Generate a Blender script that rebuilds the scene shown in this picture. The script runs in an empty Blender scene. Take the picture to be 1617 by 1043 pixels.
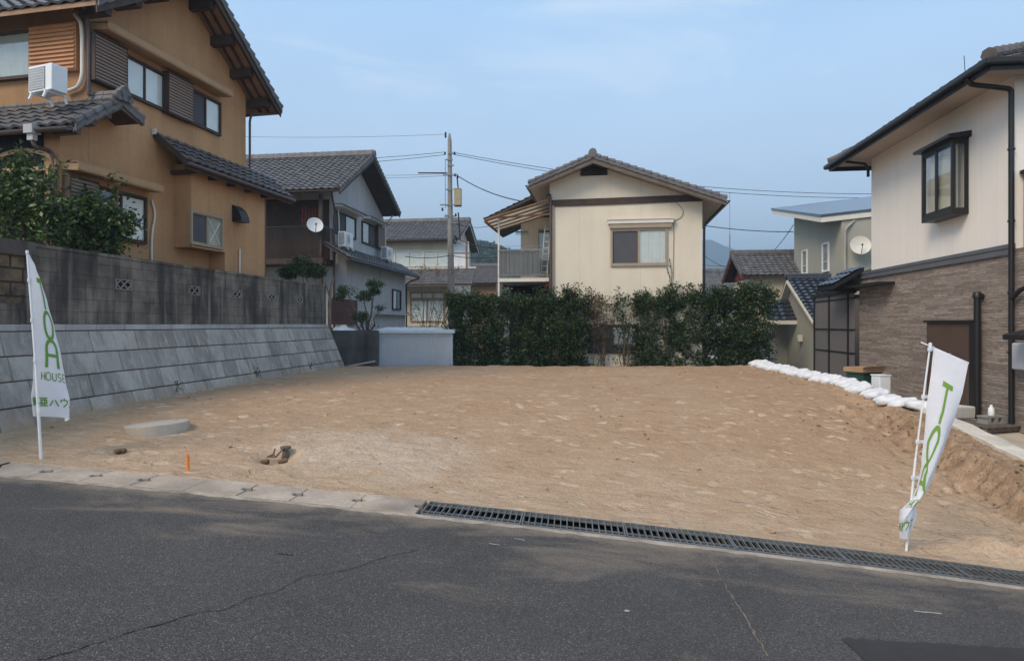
import bpy, bmesh, math, random
import numpy as np
from mathutils import Vector, Matrix, noise as mnoise

random.seed(7)
C = bpy.context.scene.collection
sc = bpy.context.scene
EYE = 1.55          # eye level above the datum

# ------------------------------------------------------------------ camera
cam = bpy.data.objects.new('camera', bpy.data.cameras.new('camera'))
C.objects.link(cam)
cam.location = (0, 0, EYE)
cam.rotation_euler = (math.radians(90), 0, 0)
cam.data.sensor_width = 36
cam.data.lens = 36 * 1000 / 1617
cam.data.shift_y = -9.5 / 1617
cam.data.clip_start = 0.05
cam.data.clip_end = 6000
sc.camera = cam

# ------------------------------------------------------------------ light
SUN_EL, SUN_AZ = math.radians(42), math.radians(226)   # azimuth clockwise from +Y
w = bpy.data.worlds.new("World"); sc.world = w; w.use_nodes = True
nt = w.node_tree; bg = nt.nodes['Background']
sky = nt.nodes.new('ShaderNodeTexSky'); sky.sky_type = 'NISHITA'; sky.sun_disc = False
sky.sun_elevation = SUN_EL; sky.sun_rotation = SUN_AZ
sky.air_density = 1.0; sky.dust_density = 0.6; sky.ozone_density = 1.4
tc = nt.nodes.new('ShaderNodeTexCoord')
mp = nt.nodes.new('ShaderNodeMapping'); mp.inputs['Scale'].default_value = (1.0, 1.6, 3.2); mp.inputs['Rotation'].default_value = (0.15, 0.35, 0.5)
nz = nt.nodes.new('ShaderNodeTexNoise'); nz.inputs['Scale'].default_value = 1.6; nz.inputs['Detail'].default_value = 5; nz.inputs['Roughness'].default_value = 0.5; nz.inputs['Distortion'].default_value = 0.4
mr = nt.nodes.new('ShaderNodeMapRange'); mr.inputs[1].default_value = 0.34; mr.inputs[2].default_value = 0.72; mr.inputs[3].default_value = 0.62; mr.inputs[4].default_value = 0.76
mx = nt.nodes.new('ShaderNodeMix'); mx.data_type = 'RGBA'
mx.inputs[7].default_value = (4.9, 7.15, 9.6, 1)
nt.links.new(tc.outputs['Generated'], mp.inputs[0]); nt.links.new(mp.outputs[0], nz.inputs['Vector'])
nt.links.new(nz.outputs['Fac'], mr.inputs[0]); nt.links.new(mr.outputs[0], mx.inputs[0])
# thin high cloud and a paler band toward the horizon
mp2 = nt.nodes.new('ShaderNodeMapping'); mp2.inputs['Scale'].default_value = (1.2, 2.6, 5.0); mp2.inputs['Rotation'].default_value = (0.1, -0.35, 0.9); mp2.inputs['Location'].default_value = (1.3, .2, .4)
nz2 = nt.nodes.new('ShaderNodeTexNoise'); nz2.inputs['Scale'].default_value = 1.5; nz2.inputs['Detail'].default_value = 7; nz2.inputs['Roughness'].default_value = 0.58; nz2.inputs['Distortion'].default_value = 0.9
nt.links.new(tc.outputs['Generated'], mp2.inputs[0]); nt.links.new(mp2.outputs[0], nz2.inputs['Vector'])
mr2 = nt.nodes.new('ShaderNodeMapRange'); mr2.inputs[1].default_value = 0.42; mr2.inputs[2].default_value = 0.72; mr2.inputs[3].default_value = 0.0; mr2.inputs[4].default_value = 0.95
nt.links.new(nz2.outputs['Fac'], mr2.inputs[0])
sx_ = nt.nodes.new('ShaderNodeSeparateXYZ'); nt.links.new(tc.outputs['Generated'], sx_.inputs[0])
mr3 = nt.nodes.new('ShaderNodeMapRange'); mr3.inputs[1].default_value = 0.0; mr3.inputs[2].default_value = 0.50; mr3.inputs[3].default_value = 1.0; mr3.inputs[4].default_value = 0.0
nt.links.new(sx_.outputs[2], mr3.inputs[0])
mxm = nt.nodes.new('ShaderNodeMath'); mxm.operation = 'MAXIMUM'; nt.links.new(mr2.outputs[0], mxm.inputs[0]); nt.links.new(mr3.outputs[0], mxm.inputs[1])
mx2 = nt.nodes.new('ShaderNodeMix'); mx2.data_type = 'RGBA'; mx2.inputs[6].default_value = (3.4, 5.6, 8.3, 1); mx2.inputs[7].default_value = (7.4, 8.2, 8.9, 1)
nt.links.new(mxm.outputs[0], mx2.inputs[0]); nt.links.new(mx2.outputs[2], mx.inputs[7])
nt.links.new(sky.outputs[0], mx.inputs[6]); nt.links.new(mx.outputs[2], bg.inputs[0])
bg.inputs[1].default_value = 0.10
sun = bpy.data.objects.new('sun', bpy.data.lights.new('sun', 'SUN')); C.objects.link(sun)
sun.data.energy = 1.8; sun.data.angle = math.radians(26); sun.data.color = (1.0, 0.83, 0.63)
sdir = Vector((math.sin(SUN_AZ) * math.cos(SUN_EL), math.cos(SUN_AZ) * math.cos(SUN_EL), math.sin(SUN_EL)))
sun.rotation_euler = sdir.to_track_quat('Z', 'Y').to_euler()
sun.location = (0, -10, 30)
sc.view_settings.view_transform = 'Standard'; sc.view_settings.look = 'None'
sc.view_settings.exposure = 0.78; sc.view_settings.gamma = 1.0
sc.view_settings.use_curve_mapping = False

# ------------------------------------------------------------------ mesh helpers
def tag(o, label=None, cat=None, group=None, kind=None):
    if label: o['label'] = label
    if cat: o['category'] = cat
    if group: o['group'] = group
    if kind: o['kind'] = kind
    return o

class MB:
    def __init__(s): s.v = []; s.f = []; s.m = []
    def add(s, vs, fs, mi=0):
        n = len(s.v); s.v += [tuple(p) for p in vs]
        for f in fs: s.f.append(tuple(n + i for i in f)); s.m.append(mi)
        return s
    def box(s, x0, x1, y0, y1, z0, z1, mi=0):
        x0, x1 = min(x0, x1), max(x0, x1); y0, y1 = min(y0, y1), max(y0, y1); z0, z1 = min(z0, z1), max(z0, z1)
        return s.add([(x0,y0,z0),(x1,y0,z0),(x1,y1,z0),(x0,y1,z0),(x0,y0,z1),(x1,y0,z1),(x1,y1,z1),(x0,y1,z1)],
                     [(0,3,2,1),(4,5,6,7),(0,1,5,4),(1,2,6,5),(2,3,7,6),(3,0,4,7)], mi)
    def quad(s, a, b, c, d, mi=0): return s.add([a,b,c,d], [(0,1,2,3)], mi)
    def prism(s, pts, vec, mi=0):
        n = len(pts); vec = Vector(vec); pts = [Vector(p) for p in pts]
        vs = pts + [p + vec for p in pts]
        fs = [tuple(range(n)), tuple(range(2*n-1, n-1, -1))] + [(i, i+n, (i+1)%n+n, (i+1)%n) for i in range(n)]
        return s.add(vs, fs, mi)
    def bar(s, p, q, wd, ht, up=(0,0,1), mi=0):
        p, q = Vector(p), Vector(q); d = (q-p).normalized(); up = Vector(up)
        if abs(d.dot(up)) > .98: up = Vector((0,1,0))
        sd = d.cross(up).normalized(); u2 = sd.cross(d).normalized()
        a = sd*wd/2; b = u2*ht/2
        return s.prism([p-a-b, p+a-b, p+a+b, p-a+b], q-p, mi)
    def tube(s, pts, r, n=8, mi=0, closed=False):
        pts = [Vector(p) for p in pts]; rs = r if isinstance(r, (list, tuple)) else [r]*len(pts)
        rings = []; ref = None
        for i, p in enumerate(pts):
            d = (pts[min(i+1, len(pts)-1)] - pts[max(i-1, 0)]).normalized()
            if ref is None:
                ref = Vector((0,0,1)) if abs(d.z) < .9 else Vector((1,0,0))
            a = d.cross(ref).normalized(); b = a.cross(d).normalized(); ref = b
            rings.append([p + (a*math.cos(2*math.pi*k/n) + b*math.sin(2*math.pi*k/n))*rs[i] for k in range(n)])
        vs = [q for rg in rings for q in rg]
        fs = [(i*n+k, i*n+(k+1)%n, (i+1)*n+(k+1)%n, (i+1)*n+k) for i in range(len(pts)-1) for k in range(n)]
        fs += [tuple(range(n-1,-1,-1)), tuple((len(pts)-1)*n + k for k in range(n))]
        return s.add(vs, fs, mi)
    def lathe(s, prof, c=(0,0,0), n=24, mi=0, mtx=None):
        vs = []
        for r, z in prof:
            for k in range(n):
                a = 2*math.pi*k/n; p = Vector((r*math.cos(a), r*math.sin(a), z))
                if mtx: p = mtx @ p
                vs.append(p + Vector(c))
        fs = [(i*n+k, i*n+(k+1)%n, (i+1)*n+(k+1)%n, (i+1)*n+k) for i in range(len(prof)-1) for k in range(n)]
        if prof[0][0] > 1e-6: fs.append(tuple(range(n-1,-1,-1)))
        if prof[-1][0] > 1e-6: fs.append(tuple((len(prof)-1)*n+k for k in range(n)))
        return s.add(vs, fs, mi)
    def grid(s, P, mi=0):
        nr, ncn = len(P), len(P[0]); vs = [p for row in P for p in row]
        fs = [(i*ncn+j, i*ncn+j+1, (i+1)*ncn+j+1, (i+1)*ncn+j) for i in range(nr-1) for j in range(ncn-1)]
        return s.add(vs, fs, mi)
    def tiles(s, o, u, sl, W, L, mi=0, cp=.27, rp=.24, amp=.032, step=.035, rng=None, jit=.006):
        """wavy pantiles on a slope: o eave corner, u unit along the eave, sl unit up the slope"""
        o, u, sl = Vector(o), Vector(u).normalized(), Vector(sl).normalized()
        nrm = u.cross(sl); nrm = nrm if nrm.z > 0 else -nrm
        nc = max(1, round(W/cp)); cp = W/nc; nr = max(1, round(L/rp)); rp = L/nr; K = 6
        prof = [0, .55, 1.0, .8, .2, -.12]
        rows = []
        jt = [[random.uniform(-jit, jit) for _ in range(nc+1)] for _ in range(nr)]
        for r in range(nr):
            for e in (0, 1):
                sv = (r+e)*rp; row = []
                a, b = rng(sv) if rng else (0, W)
                for k in range(nc*K+1):
                    uu = k*cp/K; h = prof[k % K]*amp
                    h += (step if e == 0 else 0) + jt[r][min(k//K, nc)]
                    row.append(o + u*min(max(uu, a), b) + sl*(sv - (.02 if e == 0 else 0)) + nrm*(h+.02))
                rows.append(row)
        # front lip closing onto the deck
        lip = [p - nrm*(.045) for p in rows[0]]
        return s.grid([lip] + rows, mi)
    def build(s, name, mats, parent=None, smooth=None, loc=None):
        me = bpy.data.meshes.new(name); me.from_pydata(s.v, [], s.f)
        mats = mats if isinstance(mats, (list, tuple)) else [mats]
        for m in mats: me.materials.append(m)
        if len(mats) > 1: me.polygons.foreach_set('material_index', s.m)
        if smooth:
            me.polygons.foreach_set('use_smooth', [True]*len(me.polygons))
            me.set_sharp_from_angle(angle=math.radians(smooth))
        me.update()
        o = bpy.data.objects.new(name, me); C.objects.link(o)
        if parent: o.parent = parent
        if loc: o.location = loc
        return o

def bevel(o, wd, seg=2):
    m = o.modifiers.new('bevel', 'BEVEL'); m.width = wd; m.segments = seg; m.limit_method = 'ANGLE'; return o

def empty(name, loc, rz=0.0, label=None, cat=None, group=None):
    o = bpy.data.objects.new(name, None); C.objects.link(o); o.location = loc; o.rotation_euler = (0,0,rz); o.empty_display_size = .2
    return tag(o, label, cat, group)

def copy_tree(o, parent=None):
    c = o.copy(); C.objects.link(c); c.parent = parent
    for ch in list(o.children):
        copy_tree(ch, c)
    return c

def W(px, py, Y):
    """point at depth Y seen at survey pixel px, py of the 1617 x 1043 survey photograph"""
    return Vector(((px-808.5)/1000*Y, Y, EYE + (512-py)/1000*Y))

class Frame:
    """house frame: x to the right along the facade (seen from outside), y into the house, z up from the base"""
    def __init__(s, ox, oy, oz, ang):
        s.o = Vector((ox, oy, oz)); s.a = ang
        s.R = Matrix.Rotation(ang, 3, 'Z'); s.Ri = s.R.transposed()
    def ray(s, px, py):
        return s.Ri @ (Vector((0,0,EYE)) - s.o), s.Ri @ Vector(((px-808.5)/1000, 1, (512-py)/1000))
    def hy(s, px, py, y=0.0):
        e, d = s.ray(px, py); t = (y - e.y)/d.y; p = e + d*t; return p.x, p.z
    def hx(s, px, py, x=0.0):
        e, d = s.ray(px, py); t = (x - e.x)/d.x; p = e + d*t; return p.y, p.z
    def hz(s, px, py, z=0.0):
        e, d = s.ray(px, py); t = (z - e.z)/d.z; p = e + d*t; return p.x, p.y
    def world(s, x, y, z): return s.o + s.R @ Vector((x, y, z))
    def local(s, p): return s.Ri @ (Vector(p) - s.o)

# ------------------------------------------------------------------ materials
class NT:
    def __init__(s, name):
        s.mat = bpy.data.materials.new(name); s.mat.use_nodes = True
        s.t = s.mat.node_tree; s.b = s.t.nodes['Principled BSDF']; s.out = s.t.nodes['Material Output']
        s.tc = s.t.nodes.new('ShaderNodeTexCoord'); s.obj = s.tc.outputs['Object']
    def n(s, ty): return s.t.nodes.new(ty)
    def l(s, a, b): s.t.links.new(a, b)
    def put(s, sock, val):
        if hasattr(val, 'default_value') or isinstance(val, bpy.types.NodeSocket): s.l(val, sock)
        elif isinstance(val, (tuple, list)) and len(val) == 3 and sock.type == 'RGBA': sock.default_value = (*val, 1)
        else: sock.default_value = val
    def mapping(s, scale=(1,1,1), rot=(0,0,0), loc=(0,0,0), vec=None):
        m = s.n('ShaderNodeMapping'); s.l(vec or s.obj, m.inputs[0])
        m.inputs['Scale'].default_value = scale; m.inputs['Rotation'].default_value = rot; m.inputs['Location'].default_value = loc
        return m.outputs[0]
    def noise(s, scale, detail=4, rough=.55, vec=None, dist=0):
        x = s.n('ShaderNodeTexNoise'); s.l(vec or s.obj, x.inputs['Vector'])
        x.inputs['Scale'].default_value = scale; x.inputs['Detail'].default_value = detail; x.inputs['Roughness'].default_value = rough; x.inputs['Distortion'].default_value = dist
        return x.outputs['Fac']
    def voro(s, scale, vec=None, feature='F1', out='Distance'):
        x = s.n('ShaderNodeTexVoronoi'); x.feature = feature; s.l(vec or s.obj, x.inputs['Vector']); x.inputs['Scale'].default_value = scale
        return x.outputs[out]
    def math(s, op, a, b=0.0, clamp=False):
        x = s.n('ShaderNodeMath'); x.operation = op; x.use_clamp = clamp; s.put(x.inputs[0], a); s.put(x.inputs[1], b); return x.outputs[0]
    def rng(s, v, a, b, c=0., d=1., smooth=False):
        x = s.n('ShaderNodeMapRange'); s.put(x.inputs[0], v)
        if smooth: x.interpolation_type = 'SMOOTHSTEP'
        for i, q in enumerate((a,b,c,d)): x.inputs[i+1].default_value = q
        return x.outputs[0]
    def mix(s, f, a, b, mode='MIX'):
        x = s.n('ShaderNodeMix'); x.data_type = 'RGBA'; x.blend_type = mode; s.put(x.inputs[0], f); s.put(x.inputs[6], a); s.put(x.inputs[7], b); return x.outputs[2]
    def scale(s, col, f):
        x = s.n('ShaderNodeVectorMath'); x.operation = 'SCALE'
        if isinstance(col, (tuple, list)): x.inputs[0].default_value = col[:3]
        else: s.l(col, x.inputs[0])
        s.put(x.inputs['Scale'], f); return x.outputs[0]
    def xyz(s, vec=None):
        x = s.n('ShaderNodeSeparateXYZ'); s.l(vec or s.obj, x.inputs[0]); return x.outputs
    def island(s): return s.n('ShaderNodeNewGeometry').outputs['Random Per Island']
    def ramp(s, f, stops):
        x = s.n('ShaderNodeValToRGB'); s.put(x.inputs[0], f); e = x.color_ramp.elements
        while len(e) < len(stops): e.new(.5)
        for i, (p, c) in enumerate(stops): e[i].position = p; e[i].color = (*c, 1)
        return x.outputs[0]
    def bump(s, h, st=.3, dist=.01, nrm=None):
        x = s.n('ShaderNodeBump'); s.put(x.inputs['Height'], h); x.inputs['Strength'].default_value = st; x.inputs['Distance'].default_value = dist
        if nrm: s.l(nrm, x.inputs['Normal'])
        return x.outputs[0]
    def done(s, col, rough=.8, nrm=None, spec=.3, metal=0.):
        s.put(s.b.inputs['Base Color'], col); s.put(s.b.inputs['Roughness'], rough)
        s.b.inputs['Specular IOR Level'].default_value = spec; s.b.inputs['Metallic'].default_value = metal
        if nrm: s.l(nrm, s.b.inputs['Normal'])
        return s.mat

def M(name, col, rough=.8, var=.14, scale=2.5, streak=0., bump=.15, bscale=70, metal=0., spec=.3, isl=0., joint=None, dirt=0.):
    t = NT(name)
    f = t.rng(t.noise(scale, 5), .3, .7, 1-var, 1+var)
    f = t.math('MULTIPLY', f, t.rng(t.noise(scale*14, 3), .3, .7, 1-var*.4, 1+var*.4))
    if isl: f = t.math('MULTIPLY', f, t.rng(t.island(), 0, 1, 1-isl, 1+isl))
    if streak:
        s1 = t.noise(1, 4, .6, vec=t.mapping((2.4,2.4,.3)))
        f = t.math('MULTIPLY', f, t.rng(s1, .45, .72, 1, 1-streak))
    if joint:
        ax, sp, wd = joint
        c = t.xyz()[ax]; m = t.math('PINGPONG', c, sp/2)
        f = t.math('MULTIPLY', f, t.rng(m, 0, wd, .72, 1))
    c = t.scale(col, f)
    if dirt:
        c = t.mix(t.rng(t.noise(1.3, 6, .65), .5, .75, 0, dirt), c, (.16,.13,.10))
    nb = t.bump(t.noise(bscale, 3), bump, .01) if bump else None
    return t.done(c, rough, nb, spec, metal)

def leafmat(name, stops, rough=.5, trans=.25):
    t = NT(name)
    c = t.ramp(t.island(), stops)
    t.put(t.b.inputs['Base Color'], c); t.b.inputs['Roughness'].default_value = rough; t.b.inputs['Specular IOR Level'].default_value = .35
    tr = t.n('ShaderNodeBsdfTranslucent'); t.put(tr.inputs[0], c)
    ms = t.n('ShaderNodeMixShader'); ms.inputs[0].default_value = trans
    t.l(t.b.outputs[0], ms.inputs[1]); t.l(tr.outputs[0], ms.inputs[2]); t.l(ms.outputs[0], t.out.inputs[0])
    return t.mat

def glassmat(name, tint=(.93,.95,.95), rough=.03, ior=1.75):
    t = NT(name)
    tr = t.n('ShaderNodeBsdfTransparent'); tr.inputs[0].default_value = (*tint, 1)
    gl = t.n('ShaderNodeBsdfGlossy'); gl.inputs[0].default_value = (1,1,1,1); gl.inputs['Roughness'].default_value = rough
    lw = t.n('ShaderNodeLayerWeight'); lw.inputs[0].default_value = .5
    fr_ = t.math('ADD', .06, t.math('MULTIPLY', t.math('POWER', lw.outputs['Facing'], 3.0), .5))
    ms = t.n('ShaderNodeMixShader'); t.l(fr_, ms.inputs[0]); t.l(tr.outputs[0], ms.inputs[1]); t.l(gl.outputs[0], ms.inputs[2])
    t.l(ms.outputs[0], t.out.inputs[0]); return t.mat

m = {}
m['ochre'] = M('ochre_stucco', (.44,.25,.125), .9, .13, .7, .16, .25, 120, joint=(0,.91,.012))
m['ochre_trim'] = M('ochre_trim', (.36,.225,.12), .7, .12)
m['cream'] = M('cream_siding', (.63,.565,.455), .85, .05, .8, .07, .15, 90, joint=(0,1.0,.008))
m['greywall'] = M('grey_stucco', (.43,.43,.44), .9, .08, .8, .15)
m['greige'] = M('greige_stucco', (.34,.325,.27), .9, .05, .8, .06)
m['beige'] = M('beige_wall', (.55,.48,.36), .9, .08, .8, .12)
m['sidingtop'] = M('light_beige_siding', (.74,.68,.61), .85, .04, .8, .05, .15, 60, joint=(0,.45,.004))
m['soffit'] = M('pale_soffit', (.46,.39,.33), .85, .05)
m['tile'] = M('grey_pantile', (.115,.11,.112), .55, .3, 3, 0, .1, 60, isl=.0, spec=.3, dirt=.25)
m['tile_old'] = M('weathered_pantile', (.13,.128,.12), .5, .3, 3, 0, .15, 60, spec=.4, dirt=.5)
m['tile_black'] = M('black_glazed_pantile', (.035,.038,.048), .25, .2, 3, 0, .05, 60, spec=.5)
m['tile_brown'] = M('brown_pantile', (.10,.085,.082), .6, .25, 3, 0, .1, 60, spec=.4, dirt=.3)
m['wood'] = M('dark_wood', (.055,.035,.027), .65, .25, 4, 0, .2, 40)
m['wood_mid'] = M('brown_wood', (.29,.165,.095), .65, .2, 4, 0, .2, 40)
m['wood_grey'] = M('weathered_wood', (.125,.10,.082), .75, .2, 4, 0, .2, 40)
m['dkmetal'] = M('dark_bronze_metal', (.014,.013,.014), .4, .15, 4, 0, .03, 40, metal=.0, spec=.35)
m['bronze'] = M('bronze_aluminium', (.30,.235,.16), .4, .08, 4, 0, .03, 40, spec=.5)
m['brpipe'] = M('brown_pvc', (.075,.05,.045), .45, .1, 4, 0, .02, 40, spec=.45)
m['white'] = M('white_paint', (.72,.73,.73), .45, .05, 4, .05, .03, 40, spec=.4, dirt=.12)
m['offwhite'] = M('off_white_pvc', (.62,.58,.50), .5, .06, 4, 0, .03, 40)
m['grille'] = M('grey_grille', (.20,.215,.23), .5, .05, 4, 0, 0)
m['shut_o'] = M('orange_slat_shutter', (.40,.19,.085), .55, .08, 4, 0, 0)
m['shut_g'] = M('grey_brown_slat_shutter', (.21,.15,.12), .55, .1, 4, 0, 0)
m['curtain'] = M('white_curtain', (.80,.80,.78), .95, .06, 3, 0, 0)
m['curtain_g'] = M('grey_green_curtain', (.42,.42,.37), .95, .08, 3, 0, 0)
m['screen'] = M('insect_screen', (.075,.075,.085), .8, .06, 3, 0, 0)
m['dark'] = M('interior_shadow_black', (.012,.012,.013), .9, .1, 3, 0, 0)  # near-black colour standing in for the shade inside openings and rooms
m['glass'] = glassmat('window_glass')
m['concrete'] = M('pale_concrete', (.44,.38,.31), .9, .16, 2.2, .0, .35, 60, dirt=.3)
m['lid'] = M('gutter_cover_concrete', (.38,.305,.24), .9, .28, 2.2, 0, .5, 90, dirt=.5)
m['steel'] = M('galvanised_steel', (.20,.20,.195), .5, .2, 8, 0, .05, 40, metal=.6, spec=.5)
m['shed'] = M('pale_grey_sheet_steel', (.42,.44,.47), .45, .04, 2, .06, .02, 30, spec=.4)
m['poleconc'] = M('pole_concrete', (.25,.235,.215), .9, .12, 1.5, .15, .2, 60)
m['wire'] = M('black_cable', (.02,.02,.022), .6, .05, 2, 0, 0)
m['bark'] = M('bark', (.11,.085,.065), .9, .3, 9, 0, .5, 30)
m['green'] = M('print_green', (.15,.29,.05), .8, .04, 3, 0, 0)
m['orange'] = M('orange_plastic', (.72,.20,.02), .5, .1, 9, 0, 0)
m['curtain_w'] = M('grey_white_curtain', (.55,.54,.50), .95, .08, 3, 0, 0)
m['card'] = M('cardboard', (.36,.22,.12), .85, .1, 5, 0, .05)
m['crate'] = M('dark_green_plastic', (.02,.06,.045), .5, .1, 5, 0, 0)
m['brownpanel'] = M('brown_panel', (.085,.05,.038), .6, .1, 2, .08, .1)
m['poly'] = M('translucent_panel', (.15,.135,.13), .35, .06, 1, .1, 0)
m['vinyl'] = M('grey_vinyl_sheet', (.20,.215,.22), .6, .08, 1, .2, 0)
m['yellowbox'] = M('yellowed_box', (.36,.31,.19), .7, .1, 4, .1, 0)
m['red'] = M('dull_red', (.16,.03,.03), .7, .2, 5, 0, 0)
m['solar'] = M('dark_solar_panel', (.045,.055,.075), .2, .1, 3, 0, 0, spec=.6)
m['fabric'] = None

def mk_fabric():
    t = NT('white_flag_cloth')
    c = t.scale((.80,.80,.84), t.rng(t.noise(6, 4), .3, .7, .95, 1.03))
    t.put(t.b.inputs['Base Color'], c); t.b.inputs['Roughness'].default_value = .85; t.b.inputs['Specular IOR Level'].default_value = .2
    t.l(t.bump(t.noise(22, 4, .6, dist=.6), .35, .012), t.b.inputs['Normal'])
    tr = t.n('ShaderNodeBsdfTranslucent'); t.put(tr.inputs[0], c)
    ms = t.n('ShaderNodeMixShader'); ms.inputs[0].default_value = .3
    t.l(t.b.outputs[0], ms.inputs[1]); t.l(tr.outputs[0], ms.inputs[2]); t.l(ms.outputs[0], t.out.inputs[0]); return t.mat
m['fabric'] = mk_fabric()

def mk_bag():
    t = NT('woven_sandbag')
    w = t.voro(60, out='Color')
    c = t.scale((.70,.70,.72), t.rng(t.noise(4, 5), .3, .7, .86, 1.06))
    pz = t.xyz()[2]; low = t.math('ADD', t.rng(pz, .0, .09, .22, 0), t.noise(3.5, 5, .65))
    c = t.mix(t.rng(low, .56, .80, 0, .7), c, (.42,.31,.21))
    return t.done(c, .6, t.bump(t.noise(11, 4, .6), .5, .014), .3)
m['bag'] = mk_bag()

def mk_block():      # weathered concrete block wall
    t = NT('stained_block_wall')
    br = t.n('ShaderNodeTexBrick'); mp_ = t.mapping((1,1,1), rot=(math.radians(90),0,0)); t.l(mp_, br.inputs['Vector'])
    br.inputs['Scale'].default_value = 1; br.inputs['Brick Width'].default_value = .40; br.inputs['Row Height'].default_value = .20
    br.inputs['Mortar Size'].default_value = .006; br.inputs['Mortar Smooth'].default_value = .3; br.offset = 0.0; br.inputs['Bias'].default_value = 0
    br.inputs['Color1'].default_value = (.9,.9,.9,1); br.inputs['Color2'].default_value = (1.1,1.1,1.1,1); br.inputs['Mortar'].default_value = (.55,.55,.55,1)
    base = t.mix(t.rng(t.noise(1.6, 5, .6), .38, .62), (.105,.088,.074), (.215,.183,.152))
    base = t.mix(1.0, base, br.outputs['Color'], 'MULTIPLY')
    st = t.noise(1, 6, .62, vec=t.mapping((3.0,3.0,.5)))
    base = t.mix(t.rng(st, .44, .62, 0, .85), base, (.042,.038,.036))
    st2 = t.noise(1, 5, .65, vec=t.mapping((7,7,.3), loc=(3,1,7)))
    base = t.mix(t.rng(st2, .56, .72, 0, .55), base, (.30,.285,.26))
    h = t.math('SUBTRACT', t.noise(60, 4), t.math('MULTIPLY', br.outputs['Fac'], 1.6))
    return t.done(base, .95, t.bump(h, .5, .012), .2)
m['block'] = mk_block()

def mk_ret():
    t = NT('retaining_block_stone')
    f = t.rng(t.island(), 0, 1, .74, 1.18)
    c = t.scale((.39,.35,.315), f)
    c = t.mix(t.rng(t.noise(1, 6, .68, vec=t.mapping((3.2,3.2,.55))), .46, .67, 0, .62), c, (.15,.137,.125))
    c = t.mix(t.rng(t.noise(1, 5, .6, vec=t.mapping((9,9,.4), loc=(4,2,1))), .54, .70, 0, .6), c, (.52,.48,.43))
    c = t.mix(t.rng(t.noise(3.1, 6, .7), .62, .8, 0, .6), c, (.30,.24,.15))
    spl = t.math('ADD', t.rng(t.xyz()[2], .10, .55, .42, 0), t.noise(3.5, 6, .7)); c = t.mix(t.rng(spl, .62, .92, 0, .75), c, (.36,.25,.16))
    h = t.math('ADD', t.noise(45, 5, .7), t.math('MULTIPLY', t.noise(9, 5, .65), 2.0))
    return t.done(c, .92, t.bump(h, .8, .02), .2)
m['ret'] = mk_ret()

def mk_oldwall():
    t = NT('brown_rough_wall')
    br = t.n('ShaderNodeTexBrick'); t.l(t.mapping((1,1,1), rot=(math.radians(90),0,0)), br.inputs['Vector'])
    br.inputs['Scale'].default_value = 1; br.inputs['Brick Width'].default_value = .40; br.inputs['Row Height'].default_value = .20; br.inputs['Mortar Size'].default_value = .018; br.inputs['Mortar Smooth'].default_value = .6
    c = t.mix(t.rng(t.noise(2.4, 6, .7), .4, .62), (.06,.05,.044), (.21,.145,.085))
    c = t.mix(br.outputs['Fac'], c, (.045,.04,.038))
    h = t.math('SUBTRACT', t.noise(20, 5, .7), t.math('MULTIPLY', br.outputs['Fac'], 1.2))
    return t.done(c, .95, t.bump(h, .8, .03), .2)
m['oldwall'] = mk_oldwall()

def mk_brick():      # split-face siding of thin ledges
    t = NT('brown_ledge_siding')
    wob = t.n('ShaderNodeVectorMath'); wob.operation = 'ADD'
    nzv = t.n('ShaderNodeTexNoise'); t.l(t.mapping((1,1,3)), nzv.inputs['Vector']); nzv.inputs['Scale'].default_value = 3
    sc_ = t.n('ShaderNodeVectorMath'); sc_.operation = 'SCALE'; t.l(nzv.outputs['Color'], sc_.inputs[0]); sc_.inputs['Scale'].default_value = .045
    t.l(t.obj, wob.inputs[0]); t.l(sc_.outputs[0], wob.inputs[1])
    br = t.n('ShaderNodeTexBrick'); t.l(t.mapping((1,1,1), rot=(math.radians(90),0,0), vec=wob.outputs[0]), br.inputs['Vector'])
    br.inputs['Scale'].default_value = 1; br.inputs['Brick Width'].default_value = .52; br.inputs['Row Height'].default_value = .05; br.inputs['Mortar Size'].default_value = .004; br.inputs['Mortar Smooth'].default_value = .8
    br.offset = .37; br.squash = 1.4; br.squash_frequency = 3
    br.inputs['Color1'].default_value = (.20,.157,.128,1); br.inputs['Color2'].default_value = (.32,.265,.222,1); br.inputs['Mortar'].default_value = (.12,.09,.075,1)
    f = t.rng(t.noise(1, 5, .7, vec=t.mapping((6,6,26))), .3, .7, .68, 1.32)
    c = t.scale(br.outputs['Color'], f)
    h = t.math('SUBTRACT', t.noise(1, 4, .7, vec=t.mapping((5,5,30))), t.math('MULTIPLY', br.outputs['Fac'], .9))
    return t.done(c, .85, t.bump(h, .7, .03), .25)
m['brick'] = mk_brick()

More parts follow.
